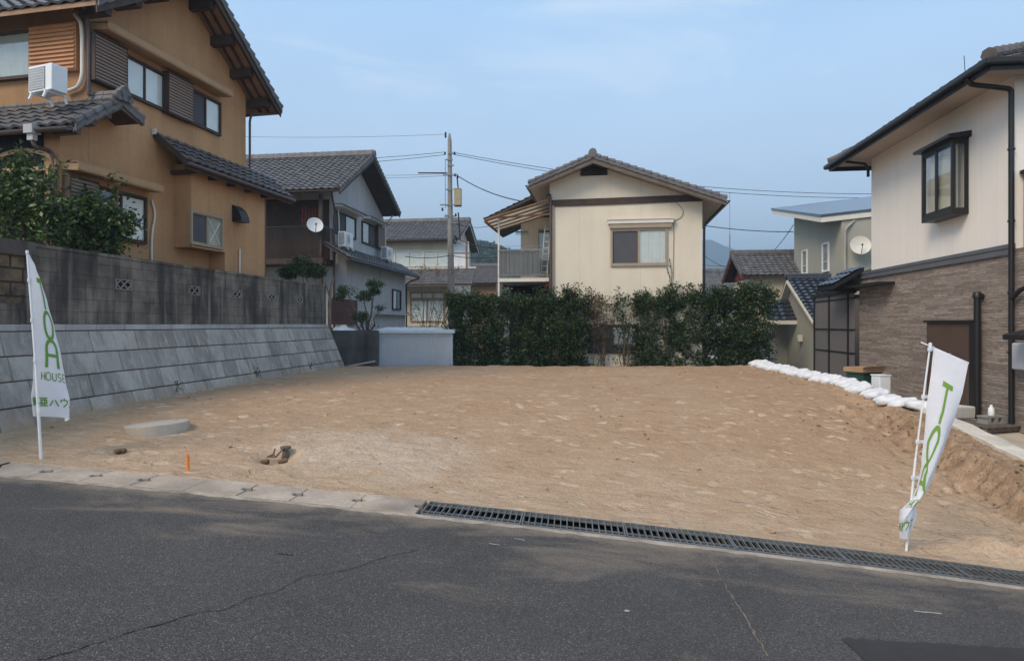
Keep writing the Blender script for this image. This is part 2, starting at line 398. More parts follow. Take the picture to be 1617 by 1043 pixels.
def mk_asphalt():
    t = NT('worn_asphalt')
    sp = t.voro(150, out='Color'); r = t.xyz(sp)[0]
    fine = t.noise(170, 2, .6)
    base = t.mix(t.rng(r, .25, 1), (.044,.039,.037), (.105,.093,.086))
    base = t.mix(t.rng(r, .93, .99), base, (.19,.17,.15))
    base = t.scale(base, t.rng(fine, .3, .7, .75, 1.25))
    big = t.noise(.55, 5, .6)
    base = t.scale(base, t.rng(big, .3, .7, .82, 1.22))
    p = t.xyz()
    # sand washed out over the carriageway near the gutter (object y is the distance from the gutter towards the camera side)
    d = t.math('ADD', p[1], t.math('MULTIPLY', p[0], .10))           # = 5.85 at the gutter
    near = t.rng(d, 3.9, 5.8, 0, 1, True)
    sand = t.noise(1, 6, .65, vec=t.mapping((.75,1.6,1)), dist=.5)
    sand = t.math('ADD', sand, t.math('MULTIPLY', near, .17))
    fs = t.rng(sand, .60, .80, 0, .58)
    base = t.mix(fs, base, t.scale((.27,.205,.145), t.rng(fine, .3, .7, .8, 1.2)))
    edge = t.rng(t.math('ADD', d, t.rng(t.noise(3, 5, .7), .3, .7, -.16, .16)), 5.62, 5.82, 0, .75)
    base = t.mix(edge, base, t.scale((.25,.20,.15), t.rng(t.noise(90, 3), .3, .7, .6, 1.35)))
    nb = t.bump(t.math('ADD', t.voro(95), t.math('MULTIPLY', fine, .5)), .7, .008)
    return t.done(base, .82, nb, .3)
m['asphalt'] = mk_asphalt()
m['patch'] = M('fresh_asphalt_patch', (.043,.039,.038), .75, .2, 3, 0, .8, 150)
m['crack'] = M('crack_shadow', (.012,.012,.012), .9, .3, 8, 0, 0)
m['seam'] = M('sandy_seam', (.17,.13,.095), .9, .35, 12, 0, .2, 60)
m['chalk'] = M('scuffed_white_mark', (.42,.41,.39), .9, .3, 14, 0, 0)

def mk_soil():
    t = NT('graded_sandy_soil')
    a = t.noise(.45, 5, .6); b = t.noise(1, 6, .62, vec=t.mapping((1.5,3.2,1), rot=(0,0,.12)), dist=.7); c = t.noise(38, 4, .65)
    col = t.mix(t.rng(a, .32, .68), (.42,.282,.178), (.375,.235,.14))
    col = t.mix(t.rng(b, .56, .72, 0, .35), col, (.54,.37,.24))
    ds = t.noise(1, 3, .5, vec=t.mapping((3.4,5.4,1), rot=(0,0,.25)), dist=1.4); zone = t.rng(t.noise(.35, 3), .36, .52, .15, 1)
    col = t.mix(t.math('MULTIPLY', t.rng(ds, .55, .70, 0, .45), zone), col, (.58,.41,.28))
    ds2 = t.noise(1, 4, .6, vec=t.mapping((7.5,11,1), rot=(0,0,-.3), loc=(9,2,0)), dist=.8)
    col = t.mix(t.math('MULTIPLY', t.rng(ds2, .60, .70, 0, .55), t.math('SUBTRACT', 1.0, zone)), col, (.24,.14,.08))             # dry pale smears
    col = t.mix(t.rng(t.noise(1.1, 6, .66, vec=t.mapping((1,1.7,1), loc=(5,3,0))), .56, .76, 0, .5), col, (.235,.135,.075))
    # footprints and scuffs left in the graded surface
    wn = t.n('ShaderNodeTexNoise'); t.l(t.obj, wn.inputs['Vector']); wn.inputs['Scale'].default_value = 2.2; wn.inputs['Detail'].default_value = 3
    ws = t.n('ShaderNodeVectorMath'); ws.operation = 'SCALE'; t.l(wn.outputs['Color'], ws.inputs[0]); ws.inputs['Scale'].default_value = .55
    wa = t.n('ShaderNodeVectorMath'); wa.operation = 'ADD'; t.l(t.obj, wa.inputs[0]); t.l(ws.outputs[0], wa.inputs[1])
    fv = t.mapping((3.0,4.6,1), rot=(0,0,.5), vec=wa.outputs[0]); fd = t.voro(1.0, vec=fv); fc = t.xyz(t.voro(1.0, vec=fv, out='Color'))[0]
    pres = t.math('MULTIPLY', t.rng(fc, .34, .46), t.rng(t.noise(.30, 3), .34, .52, .2, 1))
    foot = t.math('MULTIPLY', t.rng(fd, .16, .36, 1, 0, True), pres)
    col = t.mix(t.math('MULTIPLY', foot, .9), col, t.scale((.58,.425,.30), t.rng(t.noise(12, 4), .3, .7, .85, 1.1)))
    fv2 = t.mapping((4.4,6.0,1), rot=(0,0,-.7), loc=(3.3,1.7,0), vec=wa.outputs[0]); fd2 = t.voro(1.0, vec=fv2); fc2 = t.xyz(t.voro(1.0, vec=fv2, out='Color'))[1]
    dk_ = t.math('MULTIPLY', t.rng(fd2, .12, .34, 1, 0, True), t.rng(fc2, .55, .65))
    col = t.mix(t.math('MULTIPLY', dk_, .22), col, (.22,.13,.075))
    p = t.xyz(); fr = t.math('ADD', p[1], t.math('MULTIPLY', p[0], .10))
    mot = t.noise(1, 6, .7, vec=t.mapping((3.5,6.5,1), loc=(1,8,0)), dist=.8)
    nearroad = t.rng(t.math('ADD', fr, t.rng(t.noise(1.2, 5), .3, .7, -.9, .9)), 6.4, 9.4, .75, 0)
    nearroad = t.math('MULTIPLY', nearroad, t.rng(mot, .36, .58, .15, 1))
    col = t.mix(nearroad, col, (.52,.375,.255))                               # pale dried fines by the road
    # grey crushed patch beside the trench
    gx = t.math('SUBTRACT', p[0], -1.75); gy = t.math('SUBTRACT', p[1], 8.1)
    rr = t.math('ADD', t.math('MULTIPLY', t.math('MULTIPLY', gx, gx), .45), t.math('MULTIPLY', gy, gy))
    g = t.rng(t.math('ADD', rr, t.rng(t.noise(1.9, 6, .75), .3, .7, -1.0, 1.0)), .0, 1.4, .55, 0)
    col = t.mix(g, col, t.scale((.56,.45,.35), t.rng(t.noise(22, 4, .7), .3, .7, .7, 1.2)))
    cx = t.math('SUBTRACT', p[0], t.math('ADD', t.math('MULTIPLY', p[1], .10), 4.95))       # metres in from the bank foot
    bank_tint = t.math('MULTIPLY', t.rng(t.math('ADD', cx, t.rng(t.noise(1.5, 5), .3, .7, -.35, .35)), -.05, .30), t.rng(p[1], 10.2, 12.0, 1, 0))  # darker brown tint over the bank, fading out toward the back
    col = t.mix(t.math('MULTIPLY', bank_tint, .75), col, t.mix(t.rng(t.noise(1, 5, .7, vec=t.mapping((9,9,2))), .4, .65), (.20,.125,.073), (.42,.285,.18)))
    col = t.scale(col, t.rng(c, .3, .7, .80, 1.18))
    st = t.voro(34, feature='F1'); pm = t.rng(t.noise(3, 3), .5, .62)
    col = t.mix(t.math('MULTIPLY', t.rng(st, .0, .22, .5, 0), pm), col, (.20,.125,.075))
    h = t.math('ADD', t.math('MULTIPLY', t.noise(9, 6, .68), 1.0), t.math('MULTIPLY', c, .45))
    h = t.math('ADD', h, t.math('MULTIPLY', t.noise(1, 5, .6, vec=t.mapping((3.0,6.5,3)), dist=.6), 1.1))
    h = t.math('SUBTRACT', h, t.math('ADD', t.math('MULTIPLY', foot, .35), t.math('MULTIPLY', dk_, .5)))
    return t.done(col, .96, t.bump(h, .8, .05), .12)
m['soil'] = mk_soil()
m['dirt'] = M('garden_earth', (.15,.115,.08), .95, .25, 1.2, 0, .5, 20)
m['farground'] = M('far_ground', (.12,.12,.09), .95, .3, .05, 0, .2, 5)

# ================================================================== the setting
def sstep(t): t = np.clip(t, 0, 1); return t*t*(3-2*t)
def zedge(X): return -.30 - .079*X - .0025*X*X*np.sign(8-np.abs(X)).clip(0, 1) - .16*(np.abs(X) >= 8)
def Yf(X): return 5.85 - .10*X            # road side of the gutter
GW = .45
def crestX(Y): return 6.75 + .10*(Y-10.5)
def crestZ(Y): return np.interp(Y, [4.0, 5.3, 8.3, 10.5, 13, 20], [-.70, -.55, -.2, .08, .25, .27])
def zlot(X, Y):
    X = np.asarray(X, float); Y = np.asarray(Y, float)
    e = zedge(X); L = np.clip(6 + .3*X, 4, 8)
    z = e + (.25-e)*sstep((Y - Yf(X) - GW)/L)
    t = sstep((X - (crestX(Y) - .78))/.55)
    return np.maximum(z, z + (crestZ(Y)-z)*t)
def wallX(Y): return -7.08 + .123*(Y-8.76)   # top edge of the left retaining wall
def wallfoot(Y, z): return wallX(Y) + .40*(1.55-z)
def ground_far(X, Y):
    left = sstep((-1.5-X)/3.0)*2.05*np.where(X < -4.5, sstep((Y-20.35)/.4), sstep((Y-22.6)/1.2))
    left = left + .55*sstep((-1.0-X)/4)*sstep((Y-31)/5)
    return -1.15 + left
def fbm(X, Y, s, seed=0, oct=4):
    r = np.random.RandomState(seed); out = np.zeros_like(X); a = 1.0
    for o in range(oct):
        for k in range(5):
            th = r.uniform(0, 2*math.pi); ph = r.uniform(0, 2*math.pi); f = s*(1.9**o)*r.uniform(.7, 1.3)
            out += a*np.sin((X*math.cos(th)+Y*math.sin(th))*f + ph + 1.3*np.sin((X*math.sin(th)-Y*math.cos(th))*f*.6 + ph))/5
        a *= .55
    return out
def npgrid(name, X, Y, Z, mats, smooth=True, mi=None):
    nr, ncn = X.shape
    me = bpy.data.meshes.new(name)
    co = np.stack([X, Y, Z], -1).reshape(-1, 3)
    i = np.arange(nr*ncn).reshape(nr, ncn)
    f = np.stack([i[:-1,:-1], i[:-1,1:], i[1:,1:], i[1:,:-1]], -1).reshape(-1, 4)
    me.from_pydata(co.tolist(), [], f.tolist())
    for q in mats: me.materials.append(q)
    me.polygons.foreach_set('use_smooth', [smooth]*len(me.polygons)); me.update()
    o = bpy.data.objects.new(name, me); C.objects.link(o); return o

# ground sheet out to the horizon
xs = np.concatenate([np.linspace(-1500, -70, 12), np.linspace(-60, -13, 12), np.linspace(-12, 12, 73), np.linspace(13, 60, 12), np.linspace(70, 1500, 12)])
ys = np.concatenate([np.linspace(-60, 4.0, 6), np.linspace(5, 20.3, 12), np.linspace(20.4, 42, 80), np.linspace(45, 120, 12), np.linspace(150, 2600, 14)])
X, Y = np.meshgrid(xs, ys)
Z = np.where(Y < 20.35, -1.6, ground_far(X, Y))
tag(npgrid('ground', X, Y, Z, [m['farground']]), kind='structure')

# road with cracks, seams, patch and scuffs (its own worn surface)
def zroad(X, Y): return zedge(X) + .03*(Yf(X)-Y)
xs = np.linspace(-26, 26, 209); ts = np.linspace(0, 1, 40)
X = np.repeat(xs[None], 40, 0); Y = -6 + (Yf(X)+6)*ts[:, None]
tag(npgrid('road', X, Y, zroad(X, Y), [m['asphalt']]), kind='structure')
def roadpt(px, py, dz=.0):
    dx, dy, dz_ = (px-808.5)/1000, 1.0, (512-py)/1000
    t = 4.0
    for _ in range(30):
        t = (float(zroad(dx*t, t)) + dz - EYE)/dz_
    return Vector((dx*t, t, EYE + dz_*t))
def strip(pts, wds, dz=.004):
    P = []
    for i, p in enumerate(pts):
        d = (pts[min(i+1, len(pts)-1)] - pts[max(i-1, 0)]); d.z = 0; d.normalize(); n = Vector((-d.y, d.x, 0))
        row = []
        for sgn in (-1, 1):
            q = p + n*sgn*wds[i]/2; q.z = float(zroad(q.x, q.y)) + dz; row.append(q)
        P.append(row)
    return P
def wander(pix, n, amp, seed):
    r = random.Random(seed); out = []
    for a, b in zip(pix[:-1], pix[1:]):
        A, B = roadpt(*a), roadpt(*b)
        for k in range(n):
            p = A.lerp(B, k/n); out.append(p + Vector((r.uniform(-amp, amp), r.uniform(-amp, amp), 0)))
    out.append(roadpt(*pix[-1])); return out
mb = MB()
p = wander([(60,1043),(120,1026),(200,1000),(255,985),(310,967),(355,963),(390,946),(440,932),(478,910)], 6, .012, 1)
mb.grid(strip(p, [.011*random.uniform(.3, 1.3)*(1-.6*i/len(p)) for i in range(len(p))]))
p = wander([(478,910),(520,905),(560,897),(605,880),(660,868)], 6, .012, 2)
mb.grid(strip(p, [.006*random.uniform(.4, 1.2) for _ in p]))
p = wander([(440,874),(462,876)], 5, .01, 3); mb.grid(strip(p, [.012]*len(p)))
tag(mb.build('road_crack', m['crack']), kind='structure')
mb = MB()
p = wander([(1120,876),(1148,930),(1180,980),(1212,1036)], 10, .008, 4); mb.grid(strip(p, [.015*random.uniform(.3, 1.2) for _ in p]))
p = wander([(1325,905),(1370,945),(1430,1003)], 10, .006, 5); mb.grid(strip(p, [.008*random.uniform(.5, 1.2) for _ in p], .005))
tag(mb.build('road_seam', m['seam']), kind='structure')
mb = MB()
rnd = random.Random(15); q = [roadpt(1328+i*12, 1007+i*.72+rnd.uniform(-1.6,1.6)) for i in range(31)]
low = [Vector((a.x+.05+rnd.uniform(-.01,.01), -2.0, 0)) for a in q]
P = [[a.lerp(b, k/12) for a, b in zip(q, low)] for k in range(13)]
mb.grid([[Vector((a.x, a.y, float(zroad(a.x, a.y))+.006)) for a in row] for row in P])
tag(mb.build('road_patch', m['patch']), kind='structure')
mb = MB()
for a, b, wd in (((772,858),(790,861),.02), ((812,850),(828,853),.018), ((1443,965),(1487,969),.022), ((986,964),(994,965),.03)):
    p = wander([a, b], 4, .004, 6); mb.grid(strip(p, [wd*random.uniform(.5, 1.1) for _ in p], .005))
tag(mb.build('road_scuff', m['chalk']), kind='structure')

# the cleared lot: one height field with real ruts, footprints and the cut bank on its right
nx, ny = 330, 330
sx = np.linspace(0, 1, nx)[None, :]; sy = (np.linspace(0, 1, ny)[:, None])**1.6
XF = -9 + 18*sx
Yfront = Yf(XF) + GW + .005
Y = Yfront + (19.85-Yfront)*sy
XL = wallfoot(Y, .1) - .25; XR = crestX(Y) + .12
X = XL + (XR-XL)*sx
Yfront = Yf(X) + GW - .03 + .035*fbm(X, X*0, 4.5, 41, 5)
Y = Yfront + (19.85 - Yfront)*sy
Z = zlot(X, Y)
d = Y - Yfront
amp = sstep(d/.5)
rough = fbm(X, Y, 2.6, 1, 5)*.016 + fbm(X*1.0, Y*2.0, 6.5, 2, 4)*.010 + fbm(X, Y, 17, 5, 3)*.004
bank = sstep((X - (crestX(Y)-1.25))/.35)*(1-sstep((Y-11)/2))
tt = np.clip((X-(crestX(Y)-.78))/.55, 0, 1); face = 4*tt*(1-tt)
rough += bank*(fbm(X, Y, 5, 3, 5)*.05 + np.abs(fbm(X, Y, 11, 4, 4))*.05 - .02) - face*bank*np.abs(np.sin(Y*9+2*np.sin(Y*2.3)))**.5*.10
rough += .16*np.exp(-(((X-4.95)**2/.35+(Y-6.25)**2/.12)))*(.6+.6*np.abs(fbm(X, Y, 9, 31, 4))) + .05*np.exp(-(((X-5.5)**2/.5+(Y-7.2)**2/.8)))*np.abs(fbm(X, Y, 8, 32, 4))
edge2 = sstep((X - (crestX(Y)-.75))/.3)*(sstep((Y-10.5)/1))
rough += edge2*(fbm(X, Y, 9, 8, 4)*.035)
# trench of the broken pipe stub, small hollow
def dip(x, y, r, h): return -h*np.exp(-(((X-x)**2 + (Y-y)**2)/r**2))
LOTP = {}
def lotpt(px, py, dz=0.0):
    dx, dz_ = (px-808.5)/1000, (512-py)/1000
    t = 9.0
    for k in range(60):
        t = .5*t + .5*(float(zlot(dx*t, t)) + dz - EYE)/dz_
    return Vector((dx*t, t, EYE + dz_*t))
hole = lotpt(436, 719); hol2 = lotpt(186, 712)
rough += dip(hole.x, hole.y, .20, .24) + dip(hol2.x, hol2.y, .12, .035) + .035*np.exp(-(((X-hole.x-.05)**2+(Y-hole.y-.36)**2)/.2**2))
rough += .05*np.exp(-(((X+2.0)**2*.35+(Y-8.2)**2)/.7**2))*(.4+.6*np.abs(fbm(X, Y, 8, 9, 4)))
Z = Z + rough*amp + (1-sstep(d/.25))*.014 + (1-amp)*fbm(X, Y, 14, 44, 3)*.008 - .03*(1-sstep(d/.03))
back = (Y > 19.7); Z = Z + sstep((Y-19.3)/.4)*fbm(X, Y, 7, 6, 3)*.02
Xb, Yb_, Zb = X[-1:], Y[-1:]+.25, Z[-1:]*0-1.5
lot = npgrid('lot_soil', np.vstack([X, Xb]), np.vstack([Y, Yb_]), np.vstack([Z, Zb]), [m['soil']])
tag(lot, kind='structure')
# crumbs and clods lying on the soil
def clod(mb, c, r, rnd, mi=0):
    vs = []; 
    for (x, y, z) in ((1,0,0),(0,1,0),(-1,0,0),(0,-1,0),(0,0,1),(0,0,-1),(.6,.6,.5),(-.6,.5,.5),(.5,-.6,.5),(-.5,-.6,.5)):
        s = r*rnd.uniform(.6, 1.2); vs.append(Vector((x*s, y*s, z*s*.7)) + c)
    bm = bmesh.new(); [bm.verts.new(v) for v in vs]
    r_ = bmesh.ops.convex_hull(bm, input=bm.verts); bm.verts.ensure_lookup_table(); bm.verts.index_update()
    mb.add([v.co.copy() for v in bm.verts], [[v.index for v in f.verts] for f in bm.faces], mi); bm.free()
mb = MB(); rnd = random.Random(3)
n = 0
while n < 900:
    if rnd.random() < .45:
        y = rnd.uniform(5.6, 11); x = float(crestX(y)) - abs(rnd.gauss(0, .9)) - .1
    else:
        y = rnd.uniform(5.8, 19.5); x = rnd.uniform(-6.5, 7)
    if y < Yf(x)+GW+.12 or x < float(wallfoot(y, .2)) + .1 or x > float(crestX(y)): continue
    r = rnd.choice([.008,.012,.012,.018,.028])*rnd.uniform(.7, 1.3)
    clod(mb, Vector((x, y, float(zlot(x, y)) + r*.25)), r, rnd); n += 1
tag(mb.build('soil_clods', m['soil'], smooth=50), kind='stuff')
# verge of soil crumbs spilling over the covers
# raised garden terrace on the left, yard on the right
mb = MB()
for Ya, Yb2 in ((2.0, 20.5),):
    a, b = Ya, Yb2
    mb.add([(wallX(a)-.16, a, 1.45), (wallX(b)-.16, b, 1.45), (-40, b, 1.9), (-40, a, 1.9), (wallX(a)-.16, a, -1), (wallX(b)-.16, b, -1), (-40, b, -1), (-40, a, -1)],
           [(0,1,2,3),(0,4,5,1),(1,5,6,2),(2,6,7,3),(3,7,4,0)])
tag(mb.build('garden_terrace', m['dirt']), kind='structure')
ysr = np.linspace(3.9, 20.3, 60); us = np.linspace(0, 1, 14)
Yg = np.repeat(ysr[:, None], 14, 1); Xg = crestX(Yg) + .30 + us[None]*14
Zg = np.where(Yg < 10.2, crestZ(Yg)-.34, np.interp(Yg, [10.2, 11.2, 30], [-.28, -.16, -.10])) * np.ones_like(Xg)
Zg = np.where(us[None] > .25, np.minimum(Zg, -.05 if True else 0), Zg) if False else Zg
yard = npgrid('concrete_yard', Xg, Yg, Zg, [m['concrete']]); tag(yard, kind='structure')

# low concrete kerb wall that holds the neighbour's yard
mb = MB(); P = []
for y in np.linspace(3.6, 10.75, 60):
    x = float(crestX(y)) + .018*math.sin(y*5.1)*math.sin(y*2.3); z = float(crestZ(y)) + .04 + .012*math.sin(y*7)*math.sin(y*3.1)
    P.append([Vector((x+.09, y, z-.9)), Vector((x+.07, y, z-.012)), Vector((x+.085, y, z)), Vector((x+.36, y, z)), Vector((x+.375, y, z-.02)), Vector((x+.38, y, z-.9))])
mb.grid(P)
mb.prism([P[-1][0], P[-1][1], P[-1][2], P[-1][3], P[-1][5]], (0, .004, 0)); mb.prism([P[0][0], P[0][1], P[0][2], P[0][3], P[0][5]], (0, -.004, 0))
tag(mb.build('concrete_kerb_wall', M('pale_rough_concrete', (.56,.50,.42), .95, .16, 2.5, 0, .6, 50, dirt=.3), smooth=30), 'low pale concrete wall along the right bank, running toward the road', 'wall')

# ------------------------------------------------------------------ gutter covers and gratings
def gpt(X, off, dz=0.0):
    return Vector((X, float(Yf(X)) + off, float(zedge(X)) + dz))
lid_px = [-40, 45, 126, 205, 290, 374, 457, 555, 657]      # joints along the road edge
joints = []
for px in lid_px:
    t = 6.0; dx = (px-808.5)/1000
    Yj = 5.85/(1+.10*dx); joints.append(dx*Yj)
lid_labels = ['concrete gutter cover slab cut by the left edge of the photo', 'sandy concrete gutter cover slab in front of the left banner pole', None, None, None, None, None,
              'end concrete gutter cover slab touching the steel grating']
mids = ['concrete gutter cover slab right of the left banner pole', 'concrete gutter cover slab in front of the orange stake, on its left', 'concrete gutter cover slab in front of the orange stake, on its right',
        'concrete gutter cover slab left of the dug hole', 'concrete gutter cover slab in front of the dug hole, second from the grating']
for i in range(8): 
    if lid_labels[i] is None: lid_labels[i] = mids[i-2]
for i in range(8):
    xa, xb = joints[i]+.004, joints[i+1]-.004
    a = gpt(xa, 0); b = gpt(xb, 0); up = .012 + random.uniform(-.003, .004)
    dxv = (b-a); L = dxv.length; ux = dxv.normalized(); uy = Vector((.0995, .995, 0)).normalized()
    mb = MB(); hx = .13; hd = .062
    # outline with half hand-holes at the ends, in plan
    out = [(0,0),(L,0)]
    out += [(L, GW*.5-hd), (L-hx*.5, GW*.5-hd*.6), (L-hx*.5, GW*.5+hd*.6), (L, GW*.5+hd)] if i not in (3,) else []
    out += [(L,GW),(0,GW)]
    out += [(0, GW*.5+hd), (hx*.5, GW*.5+hd*.6), (hx*.5, GW*.5-hd*.6), (0, GW*.5-hd)] if i not in (4,) else []
    pts = [a + ux*x + uy*y + Vector((0,0,up-.09)) for x, y in out]
    mb.prism(pts, (0,0,.09))
    o = mb.build('gutter_cover', m['lid']); bevel(o, .008)
    tag(o, lid_labels[i], 'drain cover', 'concrete gutter covers along the road')
# the channel under covers and gratings
mb = MB()
gx_end = ((1760-808.5)/1000)*5.85/(1+.1*(1760-808.5)/1000); sp_ = (gx_end-joints[0])/60
for k in range(60):
    xa, xb = joints[0] + k*sp_, joints[0] + (k+1)*sp_
    mb.quad(gpt(xa, -.0, -.16), gpt(xb, -.0, -.16), gpt(xb, GW, -.16), gpt(xa, GW, -.16))
    mb.quad(gpt(xa, .0, -.16), gpt(xb, .0, -.16), gpt(xb, .0, -.004), gpt(xa, .0, -.004))
    mb.quad(gpt(xa, GW, -.16), gpt(xb, GW, -.16), gpt(xb, GW, -.004), gpt(xa, GW, -.004))
tag(mb.build('gutter_channel', m['crack']), kind='structure')
# plain concrete apron where the covers and gratings end
mb = MB()
for x0_, x1_ in ((-9.5, joints[0]-.004), (gx_end+.004, 9.0)):
    n = 20; P = []
    for k in range(n+1):
        x = x0_+(x1_-x0_)*k/n; P.append([gpt(x, 0, -.1), gpt(x, 0, .012), gpt(x, GW, .012), gpt(x, GW, -.2)])
    mb.grid(P)
tag(mb.build('gutter_apron', m['lid']), kind='structure')
# kerb strip of mortar in front of the gratings
gx0 = joints[-1] + .03
g_joint_px = [None, 822, 990, 1165, 1345, 1540, 1760]
gj = [gx0] + [((px-808.5)/1000)*5.85/(1+.1*(px-808.5)/1000) for px in g_joint_px[1:]]
glab = ['steel grating section beside the end concrete cover', 'second steel grating section from the concrete covers', 'steel grating section at the middle of the drain row',
        'steel grating section left of the right banner', 'steel grating section in front of the right banner pole', 'steel grating section cut by the right edge of the photo']
for i in range(6):
    xa, xb = gj[i]+.004, gj[i+1]-.004
    a = gpt(xa, 0); b = gpt(xb, 0); ux = (b-a).normalized(); L = (b-a).length; uy = Vector((.0995, .995, 0)).normalized()
    g = empty('drain_grating', a, 0, glab[i], 'grating', 'steel drain gratings along the road')
    fr = MB(); t = .008
    def Q(x, y, z=0): return ux*x + uy*y + Vector((0,0,z))
    for y in (.03, GW-.03): fr.bar(Q(0, y, -.012), Q(L, y, -.012), .012, .05)
    for x in (.006, L-.006): fr.bar(Q(x, .03, -.012), Q(x, GW-.03, -.012), .012, .05)
    fr.bar(Q(0, .008, -.01), Q(L, .008, -.01), .02, .03); fr.bar(Q(0, GW-.008, -.01), Q(L, GW-.008, -.01), .02, .03)
    fr.build('frame', m['steel'], g)
    br = MB(); n = max(4, int(L/.058))
    for k in range(1, n): br.bar(Q(L*k/n, .03, -.012), Q(L*k/n, GW-.03, -.012), .009, .038)
    for y in (.12, GW-.12): br.bar(Q(0, y, .002), Q(L, y, .002), .009, .014)
    br.build('bars', m['steel'], g)

mb = MB(); P = []; rnd = random.Random(77)
for k in range(241):
    x = -9 + k*.09; P.append([gpt(x, -.085+rnd.uniform(-.02,.015), .0045), gpt(x, -.045, .0075), gpt(x, -.002, .006)])
mb.grid(P); tag(mb.build('gutter_edge', M('worn_mortar_edge', (.34,.275,.215), .95, .35, 6, 0, .6, 90, dirt=.4)), kind='structure')

# ------------------------------------------------------------------ left retaining wall + block wall
Y0, Y1 = 3.0, 19.7
rw = empty('retaining_wall', (wallX(8.76), 8.76, 0), 0, 'sloping grey stone retaining wall below the block wall, along the left of the lot', 'wall')
o0 = Vector((wallX(8.76), 8.76, 0))
core = MB()
za, zb = 1.46, -.6
core.prism([Vector((wallfoot(Y0, za)-.03, Y0, za))-o0, Vector((wallfoot(Y0, zb)-.03, Y0, zb))-o0, Vector((wallX(Y0)-.2, Y0, zb))-o0, Vector((wallX(Y0)-.2, Y0, za))-o0],
           Vector((float(wallX(Y1)-wallX(Y0)), Y1-Y0, 0)))
core.build('core', m['crack'], rw)
blk = MB(); rows = [(1.45, 1.113), (1.107, .778), (.772, .438), (.432, .078), (.072, -.3)]
for ri, (zt, zbm) in enumerate(rows):
    y = Y0 + random.uniform(0, .3)
    while y < Y1 - .02:
        ln = min(random.choice([.46,.5,.52,.56]), Y1-y); 
        if Y1 - (y+ln) < .2: ln = Y1-y
        sk = .10; pr = random.uniform(0, .018); g = .004
        P = []
        for zz, sh in ((zt-g, 0), (zbm+g, sk if y+ln < Y1-.02 else 0)):
            for yy in (y+g, y+ln-g):
                yq = yy - (sh if Y0+.2 < yy < Y1-.1 else 0) * .6
                P.append(Vector((float(wallfoot(yq, zz)) + pr, yq, zz)) - o0)
        nrm = Vector((.93, -.11, .37))*.05
        blk.prism([P[0], P[1], P[3], P[2]], -nrm)
        y += ln
ob = blk.build('stone_blocks', m['ret'], rw); bevel(ob, .009, 1)
cp = MB(); y = Y0
while y < Y1:
    ln = min(.62, Y1-y); g = .004
    a, b = y+g, y+ln-g
    cp.prism([Vector((wallfoot(a, 1.55)+.03, a, 1.455))-o0, Vector((wallfoot(a, 1.55)+.03, a, 1.55))-o0, Vector((wallX(a)-.19, a, 1.55))-o0, Vector((wallX(a)-.19, a, 1.455))-o0], Vector((float(wallX(b)-wallX(a)), b-a, 0)))
    y += ln
M_cap = M('cap_stone', (.40,.39,.375), .9, .15, 2, .3, .3, 60, isl=.12)
oc = cp.build('cap_stones', M_cap, rw); bevel(oc, .008, 1)

FW = Frame(float(wallX(9.35)) - .02, 9.35, 1.55, math.atan2(1, .123))     # facade frame of the block wall: x away from the camera
LW = (Y1-9.35)*math.sqrt(1+.123**2)
bw = empty('block_wall', FW.o, FW.a, 'tall stained concrete block wall standing on the left retaining wall', 'wall')
mb = MB(); mb.box(0, LW, .03, .15, .004, 1.14)
ow = mb.build('wall', m['block'], bw)
mb = MB(); mb.box(-.004, LW+.004, .015, .165, 1.142, 1.20); oq = mb.build('coping', m['block'], bw); bevel(oq, .008)
mb = MB(); mb.box(-.16, -.002, -.01, .17, .004, 1.205); bevel(mb.build('end_pillar', m['block'], bw), .01)
for px in (207, 302, 375, 433, 470):
    x, z = FW.hy(px, 462 + (px-207)*.045, .03)
    x = round(x/.4-.5)*.4+.2; z = .70
    v = MB(); s = .19; f = .018
    v.box(x-s, x+s, .012, .03, z-.095, z-.095+f); v.box(x-s, x+s, .012, .03, z+.095-f, z+.095); v.box(x-s, x-s+f, .012, .03, z-.076, z+.076); v.box(x+s-f, x+s, .012, .03, z-.076, z+.076)
    for c in (-.088, .088):
        for a in ((-1,0,0,1),(0,1,1,0),(1,0,0,-1),(0,-1,-1,0)):
            v.bar((x+c+a[0]*.088, .021, z+a[1]*.075), (x+c+a[2]*.088, .021, z+a[3]*.075), .02, .026, up=(0,1,0))
    ov = v.build('vent_block', m['poleconc'], bw)
    d = MB(); d.box(x-s+.004, x+s-.004, .0265, .0292, z-.093, z+.093); d.build('vent_shadow_plate', m['dark'], ov)  # flat black plate, painted shade of the vent openings
# older brown stretch nearest the road
FO = Frame(float(wallX(3.0)) - .02, 3.0, 1.55, math.atan2(1, .123)); LO = (9.35-.17-3.0)*math.sqrt(1+.123**2)
ob_ = empty('old_stone_wall', FO.o, FO.a, 'rough brown stained wall with a dark coping, left of the block wall', 'wall')
mb = MB(); mb.box(0, LO, .02, .2, .30, .98); mb.build('wall', m['oldwall'], ob_)
mb = MB(); mb.box(0, LO, .0, .2, .004, .297); mb.build('base_course', m['block'], ob_)
mb = MB(); mb.box(0, LO, -.03, .22, .983, 1.2); bevel(mb.build('coping', M('dark_coping', (.085,.07,.06), .9, .3, 3, .3, .4), ob_), .01)
# dark low wall at the back left, with its little channel
lw = empty('low_concrete_wall', (-5.3, 20.05, 0), 0, 'low dark stained concrete wall between the sloping wall and the grey shed', 'wall')
mb = MB(); mb.box(-.65, 1.05, 0, .15, -.6, 1.36); mb.build('wall', M('dark_stained_wall', (.085,.08,.08), .95, .3, 2, .45, .3, 60), lw)
mb = MB(); mb.bar((.05,-.12,.22), (1.0,-.22,.40), .16, .05); mb.build('footing', m['concrete'], lw)

